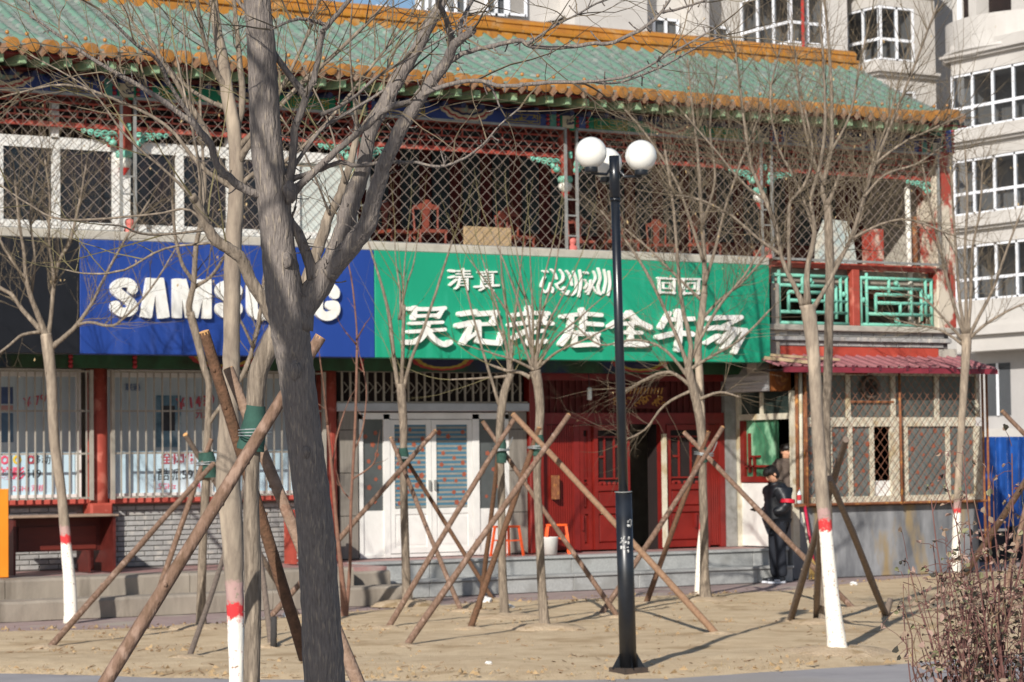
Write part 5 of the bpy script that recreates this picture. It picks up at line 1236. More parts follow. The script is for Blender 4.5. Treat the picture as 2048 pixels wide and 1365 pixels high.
def twig(mb, p, d, L, r, rng, lvl, up=.25, n=5, bend=.17, kids=2.0, zig=.12):
    pts = [p.copy()]; rad = [r]; d = d.normalized()
    for i in range(n):
        d = (d + Vector((rng.gauss(0, 1), rng.gauss(0, 1), rng.gauss(0, 1))) * zig + Z * up * bend).normalized()
        p = p + d * (L / n); pts.append(p.copy()); rad.append(r * (1 - .75 * (i + 1) / n))
        if lvl > 0 and rng.random() < kids / n:
            o = d.cross(Vector((rng.gauss(0, 1), rng.gauss(0, 1), rng.gauss(0, 1)))).normalized()
            twig(mb, p, (d * .75 + o * rng.uniform(.45, .95)), L * rng.uniform(.35, .7), rad[-1] * .72, rng, lvl - 1, up, max(3, n - 1), bend, kids * .9, zig)
    mb.tube(pts, rad, 4 if r > .006 else 3, cap=False)
    TIPS.append(p.copy())
def bark_mat(name, h0, h1, h2, base=('#9a8c7b', '#7d7063', '#b0a08c')):
    """bark with a limewash coat up to h1, a red ring h1..h2 (heights above the base)"""
    if name in MATS: return MATS[name]
    m = mat(name, base[0], base[1], scale=30, rough=.95, bump=.004, bscale=50, stretch=(1, 1, .25), c3=base[2], s3=9); n = m.node_tree; L = n.links.new
    b = n.nodes['Principled BSDF']; src = b.inputs['Base Color'].links[0].from_socket
    tc = n.nodes.new('ShaderNodeTexCoord'); sx_ = n.nodes.new('ShaderNodeSeparateXYZ'); L(tc.outputs['Object'], sx_.inputs[0])
    nz = n.nodes.new('ShaderNodeTexNoise'); nz.inputs['Scale'].default_value = 34; L(tc.outputs['Object'], nz.inputs['Vector'])
    ad = n.nodes.new('ShaderNodeMath'); ad.operation = 'MULTIPLY_ADD'; L(nz.outputs['Fac'], ad.inputs[0]); ad.inputs[1].default_value = .10; ad.inputs[2].default_value = -.05
    a2 = n.nodes.new('ShaderNodeMath'); L(sx_.outputs['Z'], a2.inputs[0]); L(ad.outputs[0], a2.inputs[1])
    def step(h, inv=True):
        r = n.nodes.new('ShaderNodeMapRange'); r.inputs[1].default_value = h - .012; r.inputs[2].default_value = h + .012; r.inputs[3].default_value = 1; r.inputs[4].default_value = 0; L(a2.outputs[0], r.inputs[0]); return r.outputs[0]
    def mixc(fac, c, prev):
        x = n.nodes.new('ShaderNodeMix'); x.data_type = 'RGBA'; L(fac, x.inputs[0]); L(prev, x.inputs[6]); x.inputs[7].default_value = srgb(c); return x.outputs[2]
    fl = n.nodes.new('ShaderNodeTexNoise'); fl.inputs['Scale'].default_value = 45; fl.inputs['Detail'].default_value = 4; L(tc.outputs['Object'], fl.inputs['Vector'])
    fr_ = n.nodes.new('ShaderNodeMapRange'); fr_.inputs[1].default_value = .33; fr_.inputs[2].default_value = .40; L(fl.outputs['Fac'], fr_.inputs[0])
    def mul(a, s):
        q = n.nodes.new('ShaderNodeMath'); q.operation = 'MULTIPLY'; L(a, q.inputs[0])
        if isinstance(s, float): q.inputs[1].default_value = s
        else: L(s, q.inputs[1])
        return q.outputs[0]
    out = mixc(mul(mul(step(h2 + .10), .45), fr_.outputs[0]), '#c8989a', src)
    out = mixc(mul(step(h2), fr_.outputs[0]), '#cc3a3c', out)
    out = mixc(mul(step(h1), fr_.outputs[0]), '#ece7da', out)
    L(out, b.inputs['Base Color']); return m
def tree(label, trunk, d, limbs=(), tw=0, L=1.0, r=.008, up=.3, seed=1, m=None, tm=None, sides=12, group=None, wob=.10, spread=1.0, name='bare_tree', lvl=2, kids=2.2, twm=None, zig=.11, ht=(0.25, 1), extra=None, k=5):
    rng = random.Random(seed); P, R = trace(trunk, d)
    base = Vector((P[0].x, P[0].y, 0))
    t = empty(name, base, label, 'tree', group)
    m = m or barkg
    PP, RR = smooth_tr(P, R, k); RR[0] *= 1.12; RR[1] *= 1.05 if len(RR) > 1 else 1
    mb = MB().tube(PP, RR, sides, wob=wob, seed=seed); mb.build('trunk', tm or m, t, smooth=True, origin=base)
    br = MB(); segs = []
    for li, lp in enumerate(limbs):
        dd = d + (extra[li] if extra and li in extra else rng.uniform(-.35, .35) * spread)
        p, q = trace(lp, d, dd); q = [a * (.84 if d > 15 else 1) for a in q]; p, q = smooth_tr(p, q, 4); q[0] *= 1.3; q[1] *= 1.12
        p = [p[0]] + [a + Vector((rng.gauss(0, 1), rng.gauss(0, 1), rng.gauss(0, 1))) * q[ii] * (.06 if q[ii] > .012 else .16) for ii, a in enumerate(p) if ii]; q = [a * rng.uniform(.97, 1.04) for a in q]; br.tube(p, q, 8 if q[0] > .012 else 5, wob=wob * .8, seed=seed + li); segs.append((p, q))
    if br.v: br.build('limbs', m, t, smooth=True, origin=base)
    if tw:
        TIPS.clear(); cr = MB(); wts = [sum((a - b).length for a, b in zip(s[0], s[0][1:])) for s in segs] or [1]
        if not segs: segs = [(PP, RR)]
        for kk in range(tw):
            p, q = rng.choices(segs, wts)[0]; n = len(p); i = min(n - 2, int(n * rng.uniform(*ht))); dv = (p[i+1] - p[i]).normalized()
            o = dv.cross(Vector((rng.gauss(0, 1), rng.gauss(0, 1), rng.gauss(0, 1)))).normalized()
            ll = L * rng.uniform(.45, 1.25)
            twig(cr, p[i], dv * rng.uniform(.5, 1) + o * rng.uniform(.5, 1.1) + Z * .15, ll, min(q[i] * .8, r * rng.uniform(.7, 1.3)), rng, lvl, up, 6, kids=kids, zig=zig)
        for p, q in segs: twig(cr, p[-1], (p[-1] - p[-2]), L * .7, min(q[-1], r * 1.3), rng, lvl, up, 6, kids=kids, zig=zig)
        cr.build('crown', twm or twigm, t, smooth=False, origin=base)
        if lvl == 2 and d > 15:
            dl = MB()
            for kk in range(70):
                a = rng.choice(TIPS) + Vector((rng.gauss(0, .03), rng.gauss(0, .03), rng.gauss(0, .03))); s_ = rng.uniform(.012, .03); u = Vector((rng.gauss(0, 1), rng.gauss(0, 1), rng.gauss(0, .5))).normalized() * s_ * .4; v = Vector((rng.gauss(0, .4), rng.gauss(0, .4), -1)).normalized() * s_ * 1.6
                dl.add([a, a + u + v * .5, a + v, a - u + v * .5], [(0, 1, 2), (0, 2, 3)])
            tag(dl.build('dry_leaves', mat('hanging_dry_leaf', '#b59e76', '#977f5a', scale=9, rough=.9), t, origin=base), kind='stuff')
    return t
dz = lambda px, py: depth(onZ(px, py))
GT = 'bare trees planted in the dirt bed'
# near tree with the dark forked trunk
T0 = tree('nearest thick bare tree with dark fissured forked trunk crossing the whole photo', [(690,1700,108),(668,1500,96),(650,1365,84),(640,1200,78),(630,1050,75),(612,900,72),(595,760,71),(584,690,76),(578,640,80),(570,590,78),(557,500,68),(547,400,67),(534,300,63),(528,200,60),(523,100,58),(514,0,53),(506,-120,48),(500,-260,40)], 7.3,
  [[(596,650,50),(612,610,58),(640,565,56),(664,528,50),(684,478,44),(698,420,40),(710,380,38),(728,331,30),(742,262,28),(784,182,28),(825,111,26),(860,50,24),(886,0,20),(915,-70,16)],
   [(655,548,34),(684,514,42),(720,472,40),(740,430,36),(752,378,33),(772,322,30),(807,249,29),(854,176,26),(892,126,22),(907,92,20),(928,75,18),(947,60,17)],
   [(628,560,24),(612,505,22),(596,468,21),(578,440,20)],
   [(560,384,22),(512,388,18),(467,364,17),(435,331,15),(420,290,14),(397,258,14),(350,220,12),(278,172,10),(234,147,9),(150,95,6),(60,30,4)],
   [(574,385,22),(585,323,17),(589,264,16),(611,196,15),(631,147,13),(643,73,12),(655,53,11),(699,0,9),(730,-40,7)],
   [(610,190,14),(555,117,12),(517,50,11),(476,0,9),(440,-60,7)],
   [(575,395,20),(612,362,15),(660,312,14),(705,276,13),(731,256,13),(760,228,12),(790,211,12),(819,203,11),(878,176,10),(950,161,9),(1010,172,8),(1100,165,8),(1190,163,7),(1262,150,6),(1332,112,5),(1430,58,4)],
   [(584,358,12),(631,343,11),(681,325,10),(714,331,9),(784,325,8),(834,325,7),(878,334,7),(930,316,6),(965,290,5),(1000,250,4),(1040,216,4)],
   [(888,130,14),(926,107,10),(985,92,10),(1039,82,10),(1062,93,9),(1120,96,9),(1180,88,8),(1228,84,8),(1292,53,7),(1325,22,6),(1345,-10,5)],
   [(1055,88,6),(1111,51,5),(1155,29,4),(1194,7,4),(1230,-5,3)],[(1325,25,6),(1375,13,5),(1420,-3,4)],
   [(905,95,14),(896,50,12),(880,10,11),(872,-30,9)],[(922,80,10),(925,40,9),(950,-10,8)],
   [(397,258,10),(340,170,8),(315,121,8),(271,88,7),(200,20,5)],[(655,53,9),(600,38,7),(540,60,5)],[(1180,163,6),(1240,165,5),(1330,130,5),(1400,92,4),(1450,70,3)],[(960,162,7),(985,180,5),(1000,215,3)],
   [(643,230,9),(700,200,7),(760,150,6),(830,110,5),(930,50,4)],[(578,350,9),(640,262,8),(720,212,7),(800,160,6)]],
  tw=75, L=.34, r=.0032, up=.12, seed=5, m=bark, tm=bark, sides=28, wob=.07, lvl=2, kids=1.6, zig=.16, ht=(.35, 1), k=8)
T0.name = 'bare_tree'
# knots, branch collars and short spurs on the near tree
kn = MB(); rng = random.Random(14)
for px, py, r_, dd in ((575,520,.016,-.044),(592,742,.018,-.046),(580,384,.022,-.03),(612,905,.012,-.052)):
    c = atd(px, py, 7.3 + dd); n0 = len(kn.v); kn.sphere(c, r_, 12, 8, sz=1.5)
    for i in range(n0, len(kn.v)): v = Vector(kn.v[i]); kn.v[i] = tuple(c + (v - c) * (1 + .35 * noise.noise(v * 90)))
tag(kn.build('bark_knots', bark, T0, smooth=True), kind='stuff')
sp = MB(); lm = [c for c in T0.children if c.name.startswith('limbs')][0]; off_ = abs_loc(T0)
vs_ = [v.co + off_ for v in lm.data.vertices]; ns_ = [v.normal.copy() for v in lm.data.vertices]
for k in range(300):
    i = rng.randrange(len(vs_)); d_ = ns_[i] + Vector((rng.gauss(0, .4), rng.gauss(0, .4), rng.gauss(.2, .4))); l_ = rng.uniform(.012, .05); a = vs_[i] - ns_[i] * .004
    sp.tube([a, a + d_.normalized() * l_ * .6, a + d_.normalized() * l_ + Z * .004], [.0026, .0018, .0022], 4)
tag(sp.build('spurs', bark, T0), kind='stuff')
# second near tree: pale trunk with green wrap
tree('pale trunk bent near its green cloth wrap, standing close behind the dark forked tree', [(505,1560,36),(503,1365,34),(506,1200,33),(503,1050,34),(503,960,28),(507,905,28),(509,850,34),(511,800,35),(517,745,40),(538,695,40),(556,655,38),(566,625,34)], 9.8,
  [[(562,650,32),(543,632,30),(523,594,28),(500,558,26),(484,520,25),(461,500,25),(434,483,24),(414,455,22),(403,430,20),(392,405,19),(384,392,18)],
   [(566,630,28),(590,600,24),(609,569,24),(628,519,26),(645,477,24),(656,436,22),(679,394,20),(690,360,18),(702,323,16),(712,280,14),(717,250,13)],
   [(403,430,8),(398,340,6),(385,250,5),(372,120,4),(365,20,3)],[(410,440,7),(402,350,6),(380,240,5),(350,100,4)],[(395,405,7),(340,350,6),(250,270,5),(180,180,4),(60,110,3)],[(434,480,6),(380,420,5),(300,430,5),(130,440,5),(60,410,4),(0,370,3)],
   [(415,460,6),(300,470,5),(240,452,4),(200,450,3)],[(440,485,6),(330,498,5),(250,540,5),(180,548,4),(130,540,3)],[(660,430,6),(640,380,5),(610,310,4),(560,230,3)],[(690,365,7),(672,300,5),(655,240,4),(600,120,3)],[(716,255,8),(705,180,5),(700,90,4),(705,0,3)],[(717,260,6),(760,200,5),(800,120,4),(850,40,3)]],
  tw=26, L=.6, r=.0036, up=.25, seed=8, m=barkg, sides=16, wob=.08, lvl=1, kids=1.5, twm=twiggreen, zig=.07)
# limewashed straight trunk right behind it
d2 = 11.6
hz = lambda px, py, d: atd(px, py, d).z
tree('tall straight trunk with red ring and whitewashed foot beside the green-wrapped tree', [(474,1520,30),(473,1365,30),(471,1235,34),(468,1150,38),(464,1060,45),(456,960,49),(457,880,44),(461,780,36),(463,700,34),(464,600,34),(466,500,35),(471,420,33),(473,340,30),(468,260,28),(455,190,27),(447,130,25),(436,70,20),(428,10,17),(420,-80,14)], d2,
  [[(470,370,22),(440,330,14),(405,250,12),(372,200,10),(330,130,8),(290,60,6)],[(468,280,18),(485,200,14),(478,110,12),(470,20,9),(465,-50,7)],[(452,180,14),(420,120,10),(400,40,8),(390,-30,6)],[(473,330,16),(520,260,12),(600,170,10),(690,90,8),(760,20,6)],[(472,380,12),(400,330,9),(330,250,7),(230,200,6),(130,170,5),(20,190,4)],[(473,300,12),(540,220,9),(620,60,6),(640,-20,5)],[(460,220,10),(380,180,8),(300,90,6),(240,10,5)],[(470,400,14),(500,350,10),(560,330,8),(650,250,7),(730,150,6),(800,60,5)]],
  tw=120, L=.62, r=.0034, up=.2, seed=21, tm=bark_mat('limewashed_bark_near', 0, hz(471, 1238, d2), hz(471, 1208, d2)), sides=18, lvl=2, kids=2.0)
def far_tree(label, trunk, limbs, seed, tw, L=.9, r=.008, up=.3, paint=None, **kw):
    d = dz(trunk[0][0], trunk[0][1]); tm = None
    if paint: tm = bark_mat('limewashed_bark_%d' % seed, 0, hz(trunk[0][0], paint[0], d), hz(trunk[0][0], paint[1], d))
    return tree(label, trunk, d, limbs, tw, L, r, up, seed, tm=tm, group=GT, **kw)
far_tree('whitewashed bare tree in front of the dark red desk and black sign', [(142,1246,28),(140,1180,26),(132,1085,21),(122,980,20),(108,880,20),(104,780,21),(97,705,24),(92,668,22)],
  [[(92,672,18),(77,632,14),(61,591,12),(52,552,11),(48,507,9),(38,440,7),(30,360,5)],[(84,664,13),(45,620,11),(25,591,10),(0,576,9),(-40,545,7)],[(97,672,11),(102,632,10),(109,563,10),(121,518,9),(141,480,8),(160,400,6),(172,330,4)],[(103,695,13),(136,668,11),(154,650,10),(182,609,8),(211,552,7),(250,480,6),(300,400,4)],[(154,650,8),(182,645,7),(216,652,7),(243,641,6),(300,580,5),(350,500,4)],[(82,664,8),(45,670,7),(20,690,6),(-20,720,5)],[(61,591,8),(70,520,7),(60,430,5),(75,340,4)],[(109,563,8),(98,480,6),(100,400,5),(90,320,4)],[(52,560,7),(10,500,6),(-20,430,5)]],
  31, 190, L=.8, r=.0052, up=.38, paint=(1088, 1070), lvl=2, kids=2.4)
far_tree('slender bare tree inside the stakes in front of the grey brick wall', [(402,1262,24),(403,1180,18),(407,1060,17),(413,940,17),(416,830,13),(417,770,12),(408,735,14),(395,681,16),(380,625,17)],
  [[(380,630,16),(379,605,16),(388,562,14),(391,505,13),(400,450,11),(410,380,9),(405,300,7),(400,200,5)],[(388,562,11),(365,530,9),(350,470,8),(345,400,6)],[(388,575,10),(420,555,8),(445,520,7),(470,470,5)],[(416,850,10),(450,800,9),(484,753,12),(506,695,11),(520,631,11),(528,561,9),(540,480,7),(560,380,5)],[(506,695,8),(480,640,6),(450,600,5)]],
  32, 45, L=.9, r=.006, up=.4)
def pollard(label, trunk, shoots, seed, tw=26, L=1.2):
    return far_tree(label, trunk, shoots, seed, tw, L=L, r=.0055, up=.55, lvl=1, kids=.8, twm=twiggreen, zig=.045, ht=(0, .5))
def fan(cx, cy, tips, w0=8): return [[(cx + random.uniform(-5, 5), cy, w0), (cx + (x - cx) * .28, cy + (y - cy) * .4, w0 * .75), (cx + (x - cx) * .62 + random.uniform(-6, 6), cy + (y - cy) * .7, w0 * .55), (x, y, w0 * .32)] for x, y in tips]
pollard('lopped tree with upright shoots in front of the white double door', [(815,1212,22),(811,1120,17),(808,1000,16),(807,900,15),(807,850,16),(803,790,19),(802,768,20)], [[(796,775,10),(786,700,10),(778,630,9),(760,560,6),(735,480,4)],[(803,775,10),(806,690,9),(808,610,9)],[(808,775,10),(822,720,8),(850,650,7),(880,560,6),(905,480,4)]] + fan(803, 640, [(790, 480), (815, 470), (835, 480)], 6), 41, 14)
pollard('lopped leaning tree between the white door and the red entrance', [(1010,1240,21),(1005,1150,17),(1003,1000,16),(1002,930,14),(998,875,13),(1003,820,17),(1010,780,16),(1022,748,14)], fan(1022, 752, [(965, 520), (1000, 490), (1045, 500), (900, 760), (985, 600)], 8) + [[(1000,815,8),(965,700,6),(930,570,4)]], 42, 14)
pollard('lopped tree with a knobbly head nearest the street lamp in front of the sign', [(1090,1262,25),(1084,1180,18),(1078,1050,17),(1074,950,16),(1077,880,17),(1080,820,18),(1076,770,20),(1070,742,24)], fan(1068, 742, [(940, 520), (985, 470), (1030, 480), (1060, 500), (1105, 490), (1150, 540), (1200, 600), (1230, 650), (930, 690), (1120, 480)], 8) + [[(1060,755,10),(1040,745,9),(1015,742,8),(980,730,5)]], 43, 22, 1.1)
far_tree('bare tree with a spreading crown inside the stakes before the red doors', [(1412,1206,30),(1409,1150,19),(1408,1050,17),(1405,950,17),(1403,870,17),(1395,815,18),(1384,770,18),(1376,735,17)],
  [[(1376,740,15),(1382,690,12),(1366,620,10),(1358,560,9),(1354,500,8),(1345,400,7),(1330,300,5)],[(1376,735,12),(1360,690,9),(1330,620,8),(1290,540,7),(1250,480,5),(1200,420,4)],[(1378,730,10),(1400,680,8),(1440,610,7),(1490,550,6),(1530,480,4)],[(1384,775,9),(1340,745,8),(1290,760,7),(1240,790,5)],[(1380,760,8),(1330,700,7),(1270,680,6),(1200,690,5),(1150,650,4)],[(1378,740,9),(1420,715,7),(1480,680,6),(1540,620,4)],[(1386,780,8),(1330,810,6),(1290,860,5),(1250,880,4)],[(1396,800,8),(1440,785,6),(1480,795,4)]],
  51, 180, L=.9, r=.0043, up=.22, lvl=2, kids=2.4)
far_tree('whitewashed bare tree rising directly behind the staked tree before the red doors', [(1399,1190,20),(1401,1110,17),(1405,1050,14),(1407,960,13),(1404,850,14),(1398,740,16),(1396,690,16),(1404,627,14),(1408,588,13)],
  [[(1408,590,13),(1409,540,12),(1405,450,10),(1400,380,9),(1395,300,7),(1385,220,5),(1375,120,4)],[(1408,570,9),(1430,500,8),(1450,420,7),(1480,330,6),(1520,230,4)],[(1406,520,8),(1380,440,7),(1350,360,6),(1300,280,5),(1250,220,3)],[(1404,640,8),(1440,600,7),(1490,560,6),(1540,500,4)],[(1405,450,7),(1430,360,6),(1420,260,5),(1430,160,4)],[(1402,600,7),(1360,560,6),(1300,500,5),(1240,450,4)]],
  52, 230, L=.95, r=.0043, up=.25, paint=(1062, 1048), lvl=2, kids=2.5)
far_tree('largest whitewashed tree of the bed, red ring, in front of the shed', [(1677,1310,44),(1668,1240,34),(1661,1170,30),(1652,1070,27),(1642,960,27),(1634,830,25),(1629,740,25),(1622,660,28),(1615,610,32)],
  [[(1606,610,14),(1590,575,12),(1573,541,11),(1562,510,10),(1553,458,11),(1531,400,11),(1504,337,9),(1493,275,8),(1480,180,6),(1470,90,4)],[(1614,610,18),(1615,540,14),(1629,467,12),(1622,400,10),(1640,330,9),(1650,250,8),(1648,150,6),(1640,40,5)],[(1625,620,12),(1660,560,10),(1700,480,9),(1728,395,9),(1750,329,8),(1788,234,7),(1830,130,6),(1875,10,4)],[(1578,545,9),(1578,425,9),(1586,398,8),(1613,362,8),(1625,300,6),(1610,220,5)],[(1562,510,8),(1520,480,7),(1460,430,6),(1400,400,5),(1340,390,3)],[(1700,480,7),(1760,450,6),(1820,440,6),(1900,470,4)],[(1750,329,7),(1800,290,6),(1860,260,5),(1930,230,4)],[(1531,400,7),(1490,370,6),(1430,300,5),(1370,230,4)],[(1728,395,7),(1770,350,6),(1830,330,5),(1890,290,4)],[(1629,467,8),(1600,380,7),(1560,300,6),(1540,200,5),(1560,100,4)]],
  61, 350, L=.85, r=.0042, up=.28, paint=(1062, 1040), lvl=2, kids=2.5, sides=16)
far_tree('greyer second trunk rising just behind the largest whitewashed tree', [(1648,1252,24),(1652,1150,22),(1655,1050,20),(1653,930,19),(1652,830,18),(1656,740,18),(1658,640,18),(1660,560,19),(1658,480,18),(1655,411,16)],
  [[(1655,415,14),(1645,385,12),(1649,357,12),(1662,302,11),(1664,247,10),(1662,160,8),(1655,60,6),(1645,-30,5)],[(1655,411,13),(1672,370,8),(1678,350,7)],[(1660,540,9),(1690,500,8),(1720,440,7),(1740,340,6),(1770,260,5),(1800,160,4)],[(1650,370,8),(1620,300,7),(1600,200,6),(1590,100,5)],[(1663,302,7),(1700,230,6),(1720,130,5),(1740,40,4)]],
  62, 200, L=.85, r=.0042, up=.3, lvl=2, kids=2.3)
far_tree('whitewashed tree with upright twigs in front of the far end of the shed', [(1911,1155,22),(1913,1080,18),(1914,1030,16),(1919,920,14),(1925,820,15),(1930,740,17),(1933,690,20),(1932,668,22)],
  [[(1928,670,9),(1905,600,8),(1885,520,7),(1862,420,5),(1845,330,4)],[(1930,668,9),(1918,590,8),(1912,500,7),(1905,400,5),(1900,320,4)],[(1933,668,10),(1932,600,8),(1930,500,7),(1935,400,6),(1930,300,4)],[(1936,668,9),(1942,590,8),(1945,500,7),(1960,420,5),(1965,330,4)],[(1938,672,9),(1965,620,8),(1990,570,7),(2010,510,6),(2040,430,4)],[(1936,680,8),(1970,650,7),(2020,620,5),(2070,600,4)],[(1925,680,8),(1890,640,6),(1850,600,5),(1810,590,4)],[(1926,690,7),(1880,660,6),(1830,650,5),(1790,640,3)]],
  71, 160, L=.9, r=.005, up=.5, paint=(1027, 1017), lvl=2, kids=2.3)
# thin reddish saplings beside the near tree
far_tree('thin reddish sapling rising in front of the white door and blue sign edge', [(692,1236,9),(700,1130,7),(702,1010,6),(708,900,6),(712,800,5),(714,700,5)], [[(714,700,5),(712,640,4),(703,560,4),(697,530,3)],[(708,900,4),(725,860,4),(733,780,3),(722,720,3)],[(704,960,4),(745,930,4),(755,900,4)],[(702,1000,4),(688,985,3),(680,970,3)],[(713,680,4),(730,650,3)],[(713,690,4),(692,665,3)]], 81, 6, L=.4, r=.005, up=.3, m=twigred, twm=twigred, lvl=0, name='sapling')
far_tree('pale brown sapling leaning out from behind the dark near trunk', [(690,1240,16),(684,1160,11),(674,1060,8),(664,940,6),(655,850,5)], [[(655,850,5),(648,780,4),(640,720,3)],[(664,945,5),(672,880,4),(690,820,4)]], 82, 3, L=.4, r=.005, m=twigred, twm=twigred, lvl=0, name='sapling')
# unseen tree added towards the sun: its trunk shades the near tree's foot
sx_, sy_ = [v for v in (atd(640, 1000, 7.3) - tosun.xy.to_3d().normalized() * -2.6)][:2]
off = empty('bare_tree', (sx_, sy_, 0), 'unseen bare tree added on the sunny side to shade the near tree', 'tree')
rng = random.Random(9); base = Vector((sx_, sy_, 0))
MB().tube([base + Vector((.0, 0, -.05)), base + Vector((.01, .0, 1.5)), base + Vector((-.01, .01, 3.1)), base + Vector((.0, .0, 3.5))], [.16, .14, .13, .06], 14, wob=.08).build('trunk', barkg, off, smooth=True)
q = MB()
for k in range(7):
    a = rng.uniform(0, 6.28); q2 = base + Vector((0, 0, 3.4)); dv = Vector((math.cos(a) * .5, math.sin(a) * .5, 1)); twig(q, q2, dv, rng.uniform(1.6, 2.8), .022, rng, 2, .25, 7, kids=3)
q.build('crown', barkg, off)

# ------------------------------------------------------------------ stakes: tripods tied round the trunks
def support(label, poles, tie, wrapb=None, m=polem, grp='wooden tree stakes'):
    """poles: list of (bx, by, tx, ty, w, dtop offset, ground?) in photo pixels"""
    b0 = onZ(poles[0][0], min(poles[0][1], 1365)) if poles[0][5] is None else atd(poles[0][0], poles[0][1], poles[0][5])
    s = empty('tree_stakes', (b0.x, b0.y, 0), label, 'stakes', grp)
    rng = random.Random(int(poles[0][0]))
    for bx, by, tx, ty, wd, d0, d1, mm in poles:
        a = onZ(bx, by) if d0 is None else atd(bx, by, d0)
        b = atd(tx, ty, d1); n = 9; dd = depth(a); r0 = wd * (.41 if wd > 28 else .34) * dd / FPX; ax = (b - a)
        a = a - ax.normalized() * .04
        side = ax.cross(Z).normalized(); ph = rng.uniform(0, 6); bw = rng.uniform(.010, .028)
        pts = [a + ax * (i / n) + side * bw * math.sin(ph + 3 * i / n) + side * rng.uniform(-.003, .003) for i in range(n + 1)]; rad = [r0 * (1.06 - .2 * i / n) * rng.uniform(.96, 1.05) for i in range(n + 1)]
        mb = MB(); mb.tube(pts, rad, 10, cap=False, wob=.10, seed=bx)
        for k in range(5):
            i = rng.randint(1, n - 1); o = side * math.cos(k * 2.1) + ax.normalized().cross(side) * math.sin(k * 2.1); mb.sphere(pts[i] + o * rad[i] * .9, rad[i] * .38, 6, 4)
        nb = len(mb.v)
        po = mb.build('pole', mm or m, s, smooth=True, origin=a)
        mc = MB(); u = ax.normalized(); e1 = side; e2 = u.cross(side)
        for end, rr_, sg in ((pts[-1], rad[-1], 1),):
            ring = [end + u * .002 + (e1 * math.cos(2*math.pi*k/10) + e2 * math.sin(2*math.pi*k/10)) * rr_ * .98 for k in range(10)]; mc.add(ring, [tuple(range(10))])
            mc.add([end - u * .01 + (e1 * math.cos(2*math.pi*k/10) + e2 * math.sin(2*math.pi*k/10)) * rr_ * .98 for k in range(10)] + ring, [(k, (k+1) % 10, 10 + (k+1) % 10, 10 + k) for k in range(10)])
        mc.build('cut_end', polegrey if m is polegrey else polecut, po)
    if wrapb:
        (x0_, y0_, w0_), (x1_, y1_, w1_), dw = wrapb; P, R = trace([(x0_, y0_, w0_), ((x0_ + x1_) / 2 + 1, (y0_ + y1_) / 2, (w0_ + w1_) / 2 * 1.08), (x1_, y1_, w1_)], dw); P, R = smooth_tr(P, R, 4)
        MB().tube(P, R, 14, cap=False, wob=.14, seed=3).build('cloth_wrap', wrap, s, smooth=True)
    if tie:
        tx, ty, dw, rw = tie; c = atd(tx, ty, dw); rr_ = rw / 2 * dw / FPX; mb = MB()
        for k in range(3): 
            tl = rng.uniform(-.15, .15); mb.tube([c + RGT * rr_ * math.cos(q_ * .42) + F0 * rr_ * math.sin(q_ * .42) + Z * (.012 * k + tl * rr_ * math.cos(q_ * .42 + .5)) for q_ in range(16)], [.0026 * max(1, dw / 12)] * 16, 4, cap=False)
        mb.tube([c + RGT * rr_ * .6, c + RGT * rr_ + Z * .05, c + RGT * rr_ * 1.4 + Z * .16], [.0026 * max(1, dw / 12)] * 3, 4, cap=False)
        tag(mb.build('tie_wire', wire, s), kind='stuff')
    return s
support('big near stakes crossed at the bent trunk with green wrap', [(190,1400,652,656,33,9.3,9.4,None),(608,1300,400,645,30,10.2,9.9,mat('dark_pole_bark', '#71523e', '#56402f', scale=34, rough=.95, bump=.007, bscale=70)),(735,1420,452,720,32,9.9,10.1,mat('pale_pole_bark', '#98806f', '#806856', scale=34, rough=.95, bump=.007, bscale=70, c3='#7a5642'))], (510,872,9.75,66), ((512,812,38),(500,900,56),9.8))
dT4 = dz(402, 1262)
support('stakes around the slender tree by the grey brick wall', [(92,1302,432,924,20,None,dT4 - .3,None),(288,1268,424,872,17,None,dT4,None),(600,1240,366,864,17,None,dT4 + .2,polegrey)], (414,930,dT4,44), ((412,905,30),(416,955,38),dT4))
support('weathered grey stakes half hidden behind the whitewashed trunk', [(372,1322,505,930,17,None,dz(450,1270),None),(540,1300,500,930,17,None,dz(450,1270) + .3,None)], None, m=polegrey)
dT5 = dz(812, 1212)
support('stakes around the lopped tree before the white double door', [(541,1233,876,858,17,None,dT5 - .2,None),(927,1228,779,872,15,None,dT5 + .1,None),(990,1206,800,900,13,None,dT5 + .3,mat('dark_pole_bark', '#71523e'))], (812,918,dT5,34), ((806,896,17),(807,930,19),dT5))
dT6 = dz(1008, 1240)
support('stakes around the leaning lopped tree beside the red entrance', [(770,1262,1036,830,17,None,dT6 - .2,None),(958,1228,1001,856,14,None,dT6,mat('dark_pole_bark', '#71523e')),(1240,1240,962,838,15,None,dT6 + .2,None)], (1002,902,dT6,34), ((1002,880,18),(1003,926,20),dT6))
dT7 = dz(1087, 1262)
support('stakes around the knobbly lopped tree left of the street lamp', [(810,1300,1138,826,20,None,dT7 - .25,None),(938,1264,1082,848,19,None,dT7,mat('dark_pole_bark', '#71523e')),(1440,1275,1020,824,20,None,dT7 + .1,mat('tan_pole_bark', '#92745c', '#7a5f4a', scale=34, rough=.95, bump=.004, bscale=40))], (1076,897,dT7,42), ((1077,870,20),(1075,912,22),dT7))
dT8 = dz(1411, 1206)
support('stakes around the tree in front of the red doors', [(1200,1235,1446,852,17,None,dT8 - .2,None),(1290,1212,1420,858,16,None,dT8,mat('dark_pole_bark', '#71523e')),(1714,1222,1362,862,17,None,dT8 + .2,None)], (1408,910,dT8,38), ((1404,895,18),(1406,925,19),dT8))
dT10 = dz(1677, 1310)
